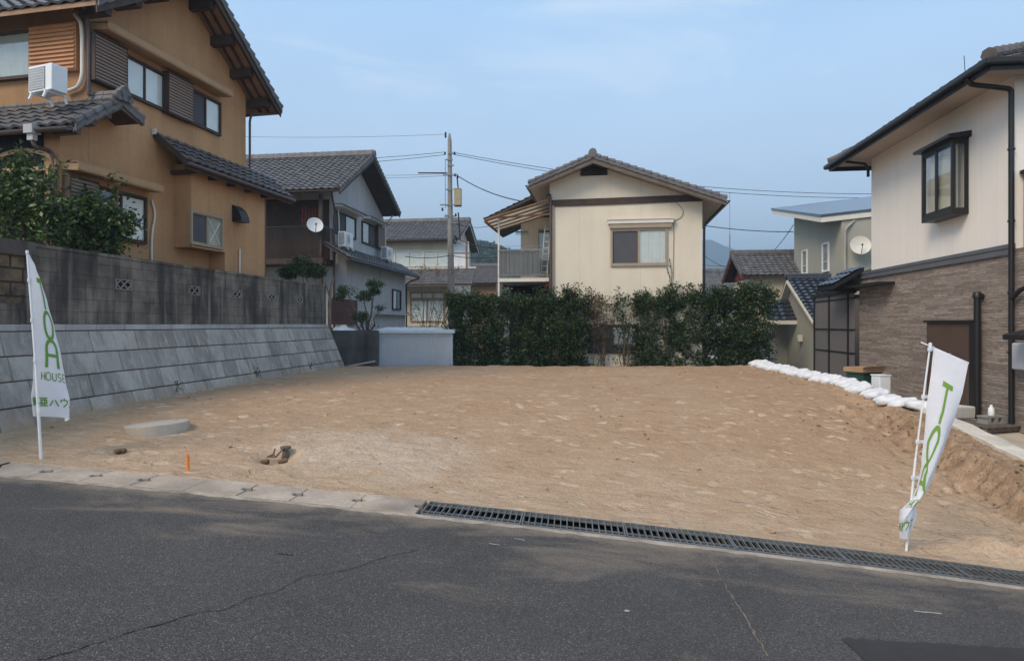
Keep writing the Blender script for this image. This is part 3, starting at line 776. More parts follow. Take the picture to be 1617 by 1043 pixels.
# ================================================================== house parts
def slope_deck(mb, a, b, y0, y1, th, mi=1):
    """slab below a roof slope; a, b = (x,z) of eave tip and ridge on the top side"""
    mb.prism([(a[0], y0, a[1]), (b[0], y0, b[1]), (b[0], y0, b[1]-th), (a[0], y0, a[1]-th)], (0, y1-y0, 0), mi)

def gable(parent, e0, e1, r, y0, y1, tile, deck, barge, th=.10, cp=.27, rp=.24, ridge_r=.12, sides=(1,1), gut=None, gside=(1,1), amp=.032, barge_h=.20, back_barge=False, verge=True):
    """ridge along local y; e0/e1 = (x,z) of the eave tips, r = (x,z) of the ridge"""
    mb = MB()
    for e, on in ((e0, sides[0]), (e1, sides[1])):
        if not on: continue
        s = Vector((r[0]-e[0], 0, r[1]-e[1])); L = s.length
        slope_deck(mb, e, r, y0, y1, th, 1)
        mb.tiles((e[0], y0-.02, e[1]), (0,1,0), s, y1-y0+.04, L, 0, cp, rp, amp)
    if verge:       # overlapping edge tiles along the rake
        for e, on in ((e0, sides[0]), (e1, sides[1])):
            if not on: continue
            a, b_ = Vector((e[0], y0-.01, e[1]+.035)), Vector((r[0], y0-.01, r[1]+.035)); n = max(3, int((b_-a).length/rp))
            pts = []; rad = []
            for k in range(n): pts += [a.lerp(b_, k/n), a.lerp(b_, (k+.96)/n)]; rad += [.095, .055]
            mb.tube(pts, rad, 8)
            for k in range(n):
                q0, q1 = a.lerp(b_, k/n), a.lerp(b_, (k+1)/n)
                mb.prism([(q0.x, y0-.075, q0.z-.02), (q1.x, y0-.075, q1.z-.035), (q1.x, y0-.075, q1.z-.115), (q0.x, y0-.075, q0.z-.14)], (0, .03, 0))
    o = mb.build('tile_roof', [tile, deck], parent, smooth=40)
    rc = MB()
    for zz, rr in ((.03, ridge_r*1.25), (.12, ridge_r)):
        n = max(2, int((y1-y0)/.3)); pts = []; rad = []
        for k in range(n):
            ya, yb = y0-.03+(y1-y0+.06)*k/n, y0-.03+(y1-y0+.06)*(k+1)/n
            pts += [(r[0], ya, r[1]+zz), (r[0], yb-.004, r[1]+zz)]; rad += [rr*1.05, rr*.97]
        rc.tube(pts, rad, 8)
    rc.lathe([(0, -.07), (ridge_r*.6, -.07), (ridge_r*1.15, -.03), (ridge_r*1.15, .02), (0, .02)], (r[0], y0-.08, r[1]+.07), 14, mtx=Matrix.Rotation(math.radians(90), 3, 'X'))
    rc.build('ridge_cap', tile, o, smooth=40)
    if barge:
        b = MB()
        for e, on in ((e0, sides[0]), (e1, sides[1])):
            if not on: continue
            for yy in ((y0-.035, y0-.004),) + (((y1+.004, y1+.035),) if back_barge else ()):
                b.prism([(e[0], yy[0], e[1]-.05), (r[0], yy[0], r[1]-.05), (r[0], yy[0], r[1]-barge_h-.03), (e[0], yy[0], e[1]-barge_h)], (0, yy[1]-yy[0], 0))
        b.build('bargeboard', barge, o)
    if gut:
        for e, sg, on in ((e0, -1, gside[0]), (e1, 1, gside[1])):
            if not on: continue
            g = MB(); n = 9; P = []
            for yy in (y0+.01, y1-.01):
                P.append([Vector((e[0]+sg*(.06 + .06*math.cos(a)), yy, e[1]-.05+.06*math.sin(a)*1.1)) for a in [math.pi + math.pi*k/(n-1) for k in range(n)]])
            g.grid(P); g.grid([[q + Vector((0,0,.0)) for q in [P[0][0], P[0][4], P[0][8]]], [P[0][0], P[0][8], P[0][8]]])
            gg = g.build('gutter', gut, parent); sm = gg.modifiers.new('thickness', 'SOLIDIFY'); sm.thickness = .006
    return o

def window(parent, x0, x1, z0, z1, y=0.0, n=2, frame=None, cur=('curtain',), bar=.035, depth=.07, folds=True, rail=None, fw=.045, glass=None):
    """sliding window fixed on the outside of a wall at local y; its panes and curtains are sub-parts"""
    frame = frame or m['dkmetal']; F = MB(); yo = y-depth
    F.box(x0, x1, yo, y-.002, z0, z0+fw); F.box(x0, x1, yo, y-.002, z1-fw, z1)
    F.box(x0, x0+fw, yo+.001, y-.003, z0+fw, z1-fw); F.box(x1-fw, x1, yo+.001, y-.003, z0+fw, z1-fw)
    W_ = (x1-x0-2*fw)/n
    for k in range(1, n): F.box(x0+fw+k*W_-bar/2, x0+fw+k*W_+bar/2, yo+.012, y-.004, z0+fw, z1-fw)
    for k in range(n):      # sash rails
        a, b = x0+fw+k*W_+(bar/2 if k else 0), x0+fw+(k+1)*W_-(bar/2 if k < n-1 else 0)
        ys = yo+.02+.012*(k % 2)
        F.box(a, b, ys, ys+.02, z0+fw, z0+fw+.03); F.box(a, b, ys, ys+.02, z1-fw-.025, z1-fw)
        if rail: F.box(a, b, ys, ys+.018, z0+(z1-z0)*rail-.012, z0+(z1-z0)*rail+.012)
    f = F.build('window', frame, parent)
    for k in range(n):
        a, b = x0+fw+k*W_+(bar/2 if k else 0), x0+fw+(k+1)*W_-(bar/2 if k < n-1 else 0)
        c = cur[k % len(cur)]
        G = MB(); ys = yo+.031+.012*(k % 2); G.box(a, b, ys-.002, ys+.002, z0+fw+.03, z1-fw-.025)
        if c != 'screen': G.build('pane', glass or m['glass'], f)
        B = MB()
        if c in ('curtain', 'curtain_g', 'curtain_w', 'beige_curtain') and folds:
            K = max(10, int((b-a)/.035)); P = [[], []]
            ph = random.uniform(0, 6)
            for q in range(K+1):
                xx = a + (b-a)*q/K; dd = .007*math.sin(q*1.9+ph) + .005*math.sin(q*.7+ph*2)
                P[0].append(Vector((xx, y-.014+dd*.8, z0+fw))); P[1].append(Vector((xx, y-.014+dd*.8, z1-fw)))
            B.grid(P); B.build('curtain', m[c], f, smooth=60)
        else:
            B.box(a, b, y-.02, y-.006, z0+fw+.001, z1-fw-.001); B.build({'dark': 'unlit_room_board', 'screen': 'insect_screen'}.get(c, 'blind'), m[c], f)  # the black board behind the glass stands for unlit room depth
    return f

def shutter_box(parent, x0, x1, z0, z1, y, mat, trim, d=.16, pitch=.06):
    """slatted shutter cupboard beside a window"""
    b = MB(); b.box(x0+.015, x1-.015, y-d+.02, y-.002, z0+.015, z1-.015)
    n = int((z1-z0-.06)/pitch); h = (z1-z0-.06)/n
    for k in range(n):
        z = z0+.03+k*h
        b.prism([(x0+.02, y-d+.0195, z), (x0+.02, y-d-.012, z+.008), (x0+.02, y-d-.006, z+h*.72), (x0+.02, y-d+.0195, z+h*.86)], (x1-x0-.04, 0, 0))
    o = b.build('shutter', mat, parent)
    t = MB(); 
    t.box(x0, x1, y-d-.01, y-.003, z1-.03, z1); t.box(x0, x1, y-d-.01, y-.003, z0, z0+.03)
    t.box(x0, x0+.02, y-d-.01, y-.004, z0+.03, z1-.03); t.box(x1-.02, x1, y-d-.01, y-.004, z0+.03, z1-.03)
    t.build('shutter_frame', trim, o); return o

def hood(parent, x0, x1, z, y, d, mat, th=.10, drop=.05, sl=.35, trim=None):
    """flat canopy over a window with sloping ends"""
    b = MB()
    b.prism([(x0, y-.002, z), (x0+sl*.0, y-.002, z+th), (x0, y-d, z+th-drop), (x0, y-d, z-drop)], (x1-x0, 0, 0))
    o = b.build('window_hood', mat, parent)
    if trim:
        t = MB(); t.box(x0-.015, x1+.015, y-d-.015, y-d-.001, z-drop+.02, z+th-drop+.02)
        t.prism([(x0-.015, y-.003, z+th+.003), (x1+.015, y-.003, z+th+.003), (x1+.015, y-d-.01, z+th-drop+.022), (x0-.015, y-d-.01, z+th-drop+.022)], (0,0,.012))
        t.build('hood_flashing', trim, o)
    return o

def bend(pts, r=.07, n=4):
    """round the corners of a pipe path"""
    pts = [Vector(p) for p in pts]; out = [pts[0]]
    for a, b, c in zip(pts[:-2], pts[1:-1], pts[2:]):
        d1 = (a-b); d2 = (c-b); rr = min(r, d1.length*.45, d2.length*.45)
        p, q = b + d1.normalized()*rr, b + d2.normalized()*rr
        for k in range(n+1):
            t = k/n; out.append(p*(1-t)**2 + b*2*t*(1-t) + q*t*t)
    out.append(pts[-1]); return out
def pipe(parent, pts, r, mat, name='downpipe', clips=None, rr=.07):
    b = MB(); b.tube(bend(pts, rr), r, 10)
    for c in clips or []: b.lathe([(r*1.35, -.015), (r*1.35, .015)], c, 10)
    return b.build(name, mat, parent, smooth=50)

def ac_unit(loc, rz, label, legs=.12, w=.78, d=.29, h=.56, square=False):
    """outdoor unit of an air conditioner; front is local -y"""
    e = empty('air_conditioner', loc, rz, label, 'air conditioner', None)
    b = MB(); b.box(-w/2, w/2, -d/2, d/2, legs, legs+h); o = b.build('casing', m['white'], e); bevel(o, .015)
    if square:
        g = MB(); g.box(-w/2+.03, w/2-.16, -d/2-.004, -d/2-.0005, legs+.04, legs+h-.04); g.build('coil_recess', m['grille'], o)
        g = MB()
        for k in range(17): x = -w/2+.035+k*(w-.20)/17; g.box(x, x+.007, -d/2-.013, -d/2-.005, legs+.04, legs+h-.04)
        for k in range(9): z = legs+.045+k*(h-.095)/8; g.box(-w/2+.03, w/2-.16, -d/2-.017, -d/2-.014, z, z+.006)
        g.build('coil_guard', m['white'], o)
    g = MB(); cx = -.12; cz = legs+h/2; R = h*.42
    if not square: g.lathe([(0, -.004), (R, -.004), (R, .0)], (cx, -d/2-.002, cz), 28, mtx=Matrix.Rotation(math.radians(90), 3, 'X')); g.build('fan_recess', m['grille'], o)
    g = MB()
    for k in range(9 if not square else 0):
        z = cz - R*.92 + 2*R*.92*k/8; hw = math.sqrt(max(0, R*R-(z-cz)**2))
        g.bar((cx-hw, -d/2-.012, z), (cx+hw, -d/2-.012, z), .006, .008)
    for a in range(3 if not square else 0): g.lathe([(R*(.35+.33*a), -.0), (R*(.35+.33*a)+.008, -.0), (R*(.35+.33*a)+.008, .01), (R*(.35+.33*a), .01)], (cx, -d/2-.008, cz), 28, mtx=Matrix.Rotation(math.radians(90), 3, 'X'))
    if not square: g.build('fan_guard', m['white'], o)
    s = MB()
    s.box(-w/2-.004, -w/2-.0005, -d/2+.03, d/2-.03, legs+.05, legs+h-.05)
    o2 = s.build('side_grille', m['grille'], o)
    t = MB()
    for k in range(10): t.box(-w/2-.010, -w/2-.005, -d/2+.03, d/2-.03, legs+.06+k*(h-.12)/10, legs+.068+k*(h-.12)/10)
    t.build('grille_slats', m['white'], o2)
    f = MB()
    for x in (-w*.3, w*.3):
        f.bar((x, -d/2-.04, legs-.015), (x, d/2+.04, legs-.015), .04, .03)
        for y in (-d/2-.02, d/2+.02): f.bar((x, y*1.25, 0), (x, y, legs-.03), .035, .03)
    f.build('bracket', m['white'], e); return e

def dish(loc, aim, label, r=.25, mat=None):
    e = empty('satellite_dish', loc, 0, label, 'satellite dish')
    q = Vector(aim).to_track_quat('Z', 'Y').to_matrix()
    b = MB(); b.lathe([(0,0), (r*.4, r*.035), (r*.75, r*.12), (r, r*.22), (r*.99, r*.26), (r*.74, r*.16), (r*.4, r*.075), (0, r*.04)], (0,0,0), 28, mtx=q)
    b.build('reflector', mat or m['white'], e, smooth=60)
    a = MB(); f = q @ Vector((0, -r*.2, r*.95)); a.tube([q @ Vector((0, -r*.95, r*.2)), f], .012, 6); a.tube([f, f + q @ Vector((0, .02, -.09))], .03, 8)
    a.build('feed_arm', m['dkmetal'], e)
    return e

# ================================================================== 1. the ochre house on the left
s1 = .21; A1 = math.atan2(1, s1)
F1 = Frame(-7.82, 11.7, 1.75, A1)
H1 = empty('ochre_house', F1.o, A1, 'large two storey ochre stucco house behind the block wall at left', 'house')
xe, ze = F1.hy(440, 172, -.62); xr_, zr_ = F1.hy(345, 0, -.62); p1 = (zr_-ze)/(xe-xr_)
xf = F1.hy(388, 200)[0]; xm = xf/2; zr = ze + p1*(xe-xm); oh = xe - xf
wall = MB()
zwall = lambda x: zr - p1*abs(x-xm) - .14
wall.prism([(0,0,-.2), (xf,0,-.2), (xf,0,zwall(xf)), (xm,0,zwall(xm)), (0,0,zwall(0))], (0, 6.5, 0))
x1f0 = F1.hy(95, 230)[0]
zsk = F1.hy(300, 232)[1]        # where the lower roof meets the wall
z1top = F1.hy(110, 200)[1]
wall.box(x1f0, -.002, .0, 6.0, -.2, z1top + .1)
xb0, xb1 = F1.hy(302, 350, -.42)[0], F1.hy(418, 400, -.42)[0]
xb2 = F1.hy(355, 400, -.42)[0]
zb_bay = F1.hy(320, 393, -.42)[1]; zsk2 = F1.hy(302, 262, -.42)[1]
wall.box(xb2+.002, xb1, -.42, -.002, -.2, zsk2+.05); wall.box(xf+.003, xb1, 0.001, 5.8, -.2, zsk2+.05)
wall.build('wall', m['ochre'], H1)
bay = MB(); bay.box(xb0, xb2, -.42, -.002, zb_bay+.035, zsk2+.05); ob2 = bay.build('bay', m['ochre'], H1)
b = MB(); b.box(xb0-.03, xb2+.001, -.46, -.003, zb_bay, zb_bay+.033); b.build('bay_floor', m['ochre_trim'], ob2)
r1 = gable(H1, (-oh, ze), (xe, ze), (xm, zr), -.66, 7.0, m['tile'], m['wood_mid'], m['wood'], th=.09, barge_h=.22)
# purlins and rafters under the gable overhang
pu = MB()
for k in (.12, .37, .62, .87):
    for sg in (1,):
        x = xm + (xe-xm)*k; z = zr - p1*(x-xm)
        pu.box(x-.075, x+.075, -.56, -.002, z-.33, z-.115)
        x = xm - (xe-xm)*k; pu.box(x-.075, x+.075, -.56, -.002, z-.33, z-.115)
for yy in (-.60, -.36, -.13):
    for a, b_ in ((1, 1), (-1, -1)):
        x0_, x1_ = xm + a*.15, xm + a*(xe-xm)*.985
        pu.bar((x0_, yy, zr-p1*.15-.118), (x1_, yy, zr-p1*abs(x1_-xm)-.118), .05, .05)
pu.build('purlins', m['wood'], H1)
# gutter stub and downpipe at the far corner
zg = ze-.10
pipe(H1, [(xe-.02, -.60, zg), (xe-.1, -.45, zg-.06), (xf+.12, -.1, zg-.12), (xf+.07, -.07, zg-.3), (xf+.07, -.07, F1.hy(390, 268)[1])], .03, m['brpipe'])
g = MB(); g.tube([(xe+.04, -.66, zg+.02), (xe+.04, 6.8, zg+.02)], .055, 10); g.build('gutter', m['brpipe'], H1, smooth=50)
# corner post pipe at near corner
pipe(H1, [(-.45, -.22, F1.hy(110, 0)[1]+.15), (-.12, -.08, F1.hy(130, 20)[1]), (-.045, -.05, F1.hy(140, 45)[1]), (-.045, -.05, F1.hy(140, 152)[1])], .038, m['brpipe'])
# upper windows on the lot side
xa, zt = F1.hy(195.6, 82, -.07); _, zbm = F1.hy(195.6, 147, -.07); xb, _ = F1.hy(262, 120, -.07)
xs0 = F1.hy(149, 100, -.16)[0]; zs = .06
window(H1, xa, xb, zbm, zt, 0, 2, m['wood'], ('curtain',))
shutter_box(H1, xs0, xa-.003, zbm-.03, zt+.05, 0, m['shut_g'], m['wood'])
xc, xd = F1.hy(300.6, 160, -.07)[0], F1.hy(350, 180, -.07)[0]; xs1 = F1.hy(266, 150, -.16)[0]
window(H1, xc, xd, zbm, zt, 0, 2, m['wood'], ('screen', 'curtain'))
shutter_box(H1, xs1, xc-.003, zbm-.03, zt+.05, 0, m['shut_g'], m['wood'])
xh = F1.hy(366, 156, -.35)[0]
hood(H1, .06, xh, zt+.14, 0, .36, m['ochre_trim'], .12, .03, trim=m['ochre_trim'])
# upper window on the camera side (local x = 0 face) : children built in a rotated sub-frame
FS = Frame(*F1.world(0, 0, 0), A1 - math.pi/2)    # facade looking at the camera, x to the right
S1 = None
def side_box(mb, y0, y1, d0, d1, z0, z1, xw=0.0, mi=0): mb.box(xw-d1, xw-d0, y0, y1, z0, z1, mi)
ya, zt2 = F1.hx(53, 52); yb, zb2 = F1.hx(-40, 128)
fr = MB(); side_box(fr, ya, yb, 0, .06, zb2-.05, zb2); side_box(fr, ya, yb, 0, .06, zt2, zt2+.05); side_box(fr, ya, ya+.05, 0, .06, zb2, zt2); side_box(fr, yb-.05, yb, 0, .06, zb2, zt2); side_box(fr, ya-.02, yb+.1, 0, .10, zb2-.075, zb2-.051)
wf = fr.build('window', m['wood'], H1)
pn = MB(); side_box(pn, ya+.05, yb-.05, .035, .039, zb2, zt2); pn.build('pane', m['glass'], wf)
P = [[], []]; K = 46
for q in range(K+1):
    yy = ya+.05+(yb-ya-.1)*q/K; dd = .006*math.sin(q*1.7)+.005*math.sin(q*.6)
    P[0].append(Vector((-.016+dd, yy, zb2))); P[1].append(Vector((-.016+dd, yy, zt2)))
cu = MB(); cu.grid(P); cu.build('curtain', m['curtain_g'], wf, smooth=60)
yc, _ = F1.hx(127, 85); 
sh = MB(); side_box(sh, yc, ya-.005, 0, .10, zb2-.02, zt2+.06)
n = int((zt2-zb2+.04)/.07)
for k in range(n):
    z = zb2 + k*(zt2-zb2+.05)/n
    sh.prism([(-.0995, yc+.02, z), (-.13, yc+.02, z+.008), (-.122, yc+.02, z+.045), (-.0995, yc+.02, z+.055)], (0, ya-yc-.05, 0))
sh.build('shutter', m['shut_o'], H1)
# white pipe run from the outdoor unit up the wall
p = [F1.hx(103, 145, -.07), F1.hx(124, 138, -.07), F1.hx(130, 120, -.07), F1.hx(130, 60, -.07), F1.hx(128, 35, -.07), F1.hx(122, 25, -.02)]
pipe(H1, [(-.07, y, z) for y, z in p], .035, m['offwhite'], 'cooling_pipe', rr=.15)
# entrance roof: small tiled gable projecting toward the road
xe0, ze0 = F1.hy(112, 197, -.55); xr2, zr2 = F1.hy(187, 160, -.55); xe2, ze2 = F1.hy(221, 190, -.55)
pr = empty('porch_roof', (0,0,0)); pr.parent = H1
gable(pr, (xe0, ze0), (xe2, ze2), (xr2, zr2), -.58, 6.0, m['tile'], m['wood'], m['wood_grey'], th=.07, ridge_r=.09, barge_h=.12, gut=m['brpipe'], gside=(1,0))
gp = MB()
for x_ in np.linspace(xe0+.2, xr2-.15, 3):
    z_ = ze0 + (zr2-ze0)*(x_-xe0)/(xr2-xe0); gp.box(x_-.05, x_+.05, -.5, -.002, z_-.24, z_-.09)
gp.build('purlins', m['wood_grey'], pr)
# wave scroll ornament on the ridge end
om = MB()
for R_, dx_, dz_ in ((.13,0,.12), (.085,-.13,.06), (.07,.12,.05), (.05,.02,.24)):
    om.lathe([(R_*.45, -.05), (R_, -.05), (R_, .05), (R_*.45, .05)], (xr2+dx_, -.66, zr2+dz_), 18, mtx=Matrix.Rotation(math.radians(90), 3, 'X'))
om.build('ridge_ornament', m['tile'], pr, smooth=40)
# under the porch: dark entrance with arched frame, hopper and brace pipe
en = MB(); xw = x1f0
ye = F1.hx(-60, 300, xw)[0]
en.box(xw-.03, xw-.004, .35, ye, -.2, z1top-.12); en.build('entrance_shadow_board', m['dark'], H1)  # thin black board on the wall, painted shade of the entrance
ar = MB(); yc_, zc_ = F1.hx(40, 262, xw); R0 = abs(F1.hx(95, 250, xw)[0]-F1.hx(-10, 250, xw)[0])/2
for rr in (.0,):
    pts = [(xw-.05, yc_+R0*math.cos(a), zc_-.05+R0*.42*math.sin(a)) for a in np.linspace(0, math.pi, 17)]
    for q, q2 in zip(pts[:-1], pts[1:]): ar.bar(q, q2, .07, .05, up=(1,0,0))
ar.box(xw-.08, xw-.032, yc_-R0, yc_+R0, zc_-.12, zc_-.05)
for q in (-.75, -.05, .7): ar.box(xw-.07, xw-.033, yc_+R0*q-.025, yc_+R0*q+.025, -.2, zc_-.121)
ar.build('arched_frame', m['ochre_trim'], H1)
hp = F1.hy(50, 205, .9); 
yq, zq = F1.hx(52, 200, xe0-.05)
pb = MB(); pb.box(xe0-.15, xe0+.02, yq-.09, yq+.09, zq-.13, zq+.02); pb.box(xe0-.11, xe0-.02, yq-.06, yq+.06, zq-.24, zq-.13)
pb.build('rain_hopper', m['greywall'], H1)
pipe(H1, [(xe0-.06, yq, zq-.22), (xe0-.06, yq-.05, zq-.35), (x1f0-.08, .1, F1.hx(95, 240, x1f0)[1]), (x1f0-.05, .06, F1.hx(98, 262, x1f0)[1]), (x1f0-.05, .06, .0)], .034, m['brpipe'])
# lower roof along the lot side
xk0 = F1.hy(243, 212, 0)[0]; zk0 = (F1.hy(310, 259, -.75)[1] + F1.hy(440, 303, -.80)[1])/2; xk1, zk1 = F1.hy(466, 312, -.80)
zt_k = F1.hy(242, 210, 0)[1]
kr = MB(); sl = Vector((0, .72, zt_k-zk0)); 
kr.tiles((xk0, -.74, zk0), (1,0,0), sl, xk1-xk0, sl.length, 0, .25, .22)
kr.prism([(xk0, -.74, zk0-.005), (xk0, -.022, zt_k-.005), (xk0, -.022, zt_k-.07), (xk0, -.74, zk0-.07)], (xk1-xk0, 0, 0), 1)
lr = kr.build('lower_roof', [m['tile_brown'], m['wood']], H1, smooth=40)
gb = MB(); gb.tube([(xk0, -.79, zk0-.07), (xk1, -.79, zk0-.07)], .045, 10); gb.build('gutter', m['brpipe'], lr, smooth=50)
fb = MB(); fb.box(xk0+.05, xk1-.02, -.735, -.70, zk0-.17, zk0-.072)
for x_ in np.linspace(xk0+.5, xk1-.3, 6): fb.box(x_-.04, x_+.04, -.70, -.003, zk0-.16, zk0-.075)
fb.build('eave_beam', m['wood'], lr)
ends = MB(); ends.prism([(xk0-.012, -.76, zk0+.05), (xk0-.012, -.02, zt_k+.06), (xk0-.012, -.02, zt_k-.1), (xk0-.012, -.76, zk0-.1)], (-.03, 0, 0)); ends.build('verge_board', m['wood'], lr)
vc = MB(); vc.box(xk0-.06, xk0-.045, -.10, -.01, zt_k-.04, zt_k+.08); vc.build('verge_cap', m['white'], lr)
# bay window, vent hood, ground floor window
xa, zt = F1.hy(301.5, 330, -.49); zbm = F1.hy(301.5, 385, -.49)[1]; xb = F1.hy(354, 360, -.49)[0]
wb = window(H1, xa+.02, xb-.01, zbm, zt, -.42, 2, m['bronze'], ('screen', 'curtain_g'))
tp = MB(); w2 = (xa+xb)/2
tp.bar((w2+.08, -.458, zt-.12), (xb-.10, -.458, zbm+.10), .004, .018, up=(0,1,0)); tp.bar((xb-.12, -.4615, zt-.15), (w2+.1, -.4615, zbm+.12), .004, .018, up=(0,1,0))
tp.build('tape_cross', m['white'], wb)
xv, zv = F1.hy(373, 338, -.42)
vh = MB(); vh.prism([(xv-.16, -.422, zv-.2), (xv-.16, -.68, zv-.2), (xv-.16, -.66, zv-.08), (xv-.16, -.58, zv+.08), (xv-.16, -.46, zv+.18), (xv-.16, -.422, zv+.2)], (.32, 0, 0)); vh.build('vent_hood', m['dkmetal'], H1)
xa, zt = F1.hy(150, 290, -.07); xb, z_ = F1.hy(233, 312, -.07); zt = z_; zbm = F1.hy(233, 386, -.07)[1]
window(H1, xa, xb, zbm, zt, 0, 2, m['wood'], ('dark', 'curtain'))
shutter_box(H1, F1.hy(110, 330, -.16)[0], xa-.003, zbm-.02, zt+.03, 0, m['shut_g'], m['wood'])
hood(H1, F1.hy(104, 270, -.1)[0], F1.hy(256, 300, -.35)[0], zt+.13, 0, .36, m['ochre_trim'], .12, .03, trim=m['ochre_trim'])
p = [F1.hy(237, 316), F1.hy(243, 336), F1.hy(237, 370), F1.hy(237, 420)]
pipe(H1, [(x, -.04, z) for x, z in p], .022, m['offwhite'], 'cable_conduit', rr=.2)
pipe(H1, [(F1.hy(378, 430, -.45)[0], -.46, 0), (F1.hy(378, 430, -.45)[0], -.46, F1.hy(378, 393, -.45)[1])], .02, m['offwhite'], 'vent_pipe')
pc = MB(); pc.tube([(xb1+.03, -.40, -.2), (xb1+.03, -.40, zsk2-.05)], .035, 8); pc.build('corner_pipe', m['brpipe'], H1, smooth=50)
# outdoor unit on the porch roof
yq, zq = F1.hx(76, 161, -.62)
ac = ac_unit(F1.world(-.62, yq, zq), A1-math.pi/2 - .15, 'white air conditioner unit standing on the grey tiled porch roof of the ochre house', .14, w=.60, d=.28, h=.46, square=True)

# ================================================================== 2. grey house with balcony
A2 = math.atan2(1, .14); F2 = Frame(-6.8, 24.0, .85, A2)
H2 = empty('grey_house', F2.o, A2, 'grey stucco house with dark timber balcony and tiled gable roof, beyond the ochre house', 'house')
xe0, ze0 = F2.hy(533, 298, -.75); xe1, ze1 = F2.hy(629, 337, -.75); xr2, zr2 = F2.hy(587, 246, -.75)
zee = (ze0+ze1)/2
x0w = 0.05; x1w = F2.hy(606, 350)[0]
pL = (zr2-ze0)/(xr2-xe0); pR = (zr2-ze1)/(xe1-xr2)
wl = MB(); D2 = 7.5
wl.prism([(x0w, 0, -1), (x1w, 0, -1), (x1w, 0, zr2-pR*(x1w-xr2)-.14), (xr2, 0, zr2-.14), (x0w, 0, zr2-pL*(xr2-x0w)-.14)], (0, D2, 0))
x1g = F2.hy(640, 480, -.5)[0]
zlow = F2.hy(522, 392, 0)[1]
wl.box(x0w+.1, x1g, -.5, -.003, -1, zlow-.15)
wl.build('wall', m['greywall'], H2)
gable(H2, (xe0, ze0), (xe1, ze1), (xr2, zr2), -.8, D2+.6, m['tile'], m['wood'], m['wood'], th=.09, ridge_r=.13, gut=m['brpipe'])
# camera side: balcony under the eave, dark timber
bal = MB(); zf = F2.hx(470, 408, -.9)[1]; zrail = F2.hx(470, 357, -.9)[1]; ybf = D2
bal.box(-1.0, x0w-.003, -.05, ybf, zf-.2, zf)
ob3 = bal.build('balcony', m['wood'], H2)
rl = MB(); rl.box(-1.0, -.95, -.05, ybf, zrail-.05, zrail); rl.box(-1.0, -.95, -.05, ybf, zf+.05, zf+.09)
for k in range(70): y = -.03 + (ybf)*k/70; rl.box(-.985, -.965, y, y+.022, zf+.09, zrail-.05)
rl.box(-.95, x0w-.004, -.05, -.01, zrail-.05, zrail)
for k in range(8): x = -.9+k*.115; rl.box(x, x+.022, -.04, -.018, zf, zrail-.05)
rl.build('railing', m['dkmetal'], ob3)
pz = MB()
for y in (-.02, 2.4, 5.0): pz.box(-.98, -.86, y, y+.12, -1, ze0-.1)
pz.build('posts', m['wood'], ob3)
dk = MB(); dk.box(x0w-.03, x0w-.004, .15, ybf, zf, ze0-.1); dk.build('balcony_wall', m['wood'], H2)
# hanging strings of red peppers
for k in range(6):
    yk, zk = F2.hx(478+k*5, 330, -.75); s_ = MB()
    for j in range(9): s_.lathe([(0,-.035), (.03,-.01), (.022,.03), (0,.045)], (-.75+random.uniform(-.02,.02), yk+random.uniform(-.02,.02), zk-j*.085), 6)
    s_.tube([(-.75, yk, zk+.1), (-.75, yk, zk-.75)], .006, 4)
    tag(s_.build('hanging_string', m['red']), 'thin red string hanging over the dark balcony of the grey house', 'string', 'red strings hanging over the balcony')
    ob_s = bpy.data.objects[C.objects[-1].name]; ob_s.matrix_world = Matrix.Translation(F2.o) @ Matrix.Rotation(A2, 4, 'Z')
# gable face windows
x0, zt = F2.hy(529.5, 330, -.07); xb, _ = F2.hy(563, 345, -.07); zt = F2.hy(551, 340, -.07)[1]; zbm = F2.hy(551, 375, -.07)[1]
window(H2, x0, xb, zbm, zt, 0, 2, m['wood'], ('screen', 'curtain_g'))
hood(H2, F2.hy(526, 318)[0], F2.hy(577, 330, -.35)[0], zt+.12, 0, .4, m['white'], .08, .02, trim=m['wood_grey'])
xa, _ = F2.hy(573, 350, -.07); xb, _ = F2.hy(594, 360, -.07); xcc = F2.hy(604, 360, -.07)[0]; zt = F2.hy(575, 349, -.07)[1]; zbm = F2.hy(575, 384, -.07)[1]
window(H2, xa, xb, zbm, zt, 0, 2, m['wood'], ('curtain_g', 'screen'))
shutter_box(H2, xb+.01, xcc, zbm, zt+.05, 0, m['shut_g'], m['wood'])
hood(H2, F2.hy(572, 340)[0], F2.hy(612, 352, -.35)[0], zt+.12, 0, .4, m['white'], .08, .02, trim=m['wood_grey'])
pipe(H2, [(.35, -.05, F2.hy(522, 322)[1]), (.42, -.06, F2.hy(527, 340)[1]), (.5, -.06, F2.hy(531, 378)[1]), (.75, -.1, F2.hy(536, 386)[1])], .03, m['offwhite'], 'cooling_pipe', rr=.2)
pipe(H2, [(xe0+.05, -.5, ze0-.1), (-.02, -.1, ze0-.55), (-.02, -.06, ze0-.8), (-.02, -.06, -1)], .035, m['brpipe'])
pipe(H2, [(xe1-.05, -.5, ze1-.12), (x1w+.1, -.1, ze1-.4), (x1w+.05, -.06, ze1-.6), (x1w+.05, -.06, zlow)], .03, m['offwhite'])
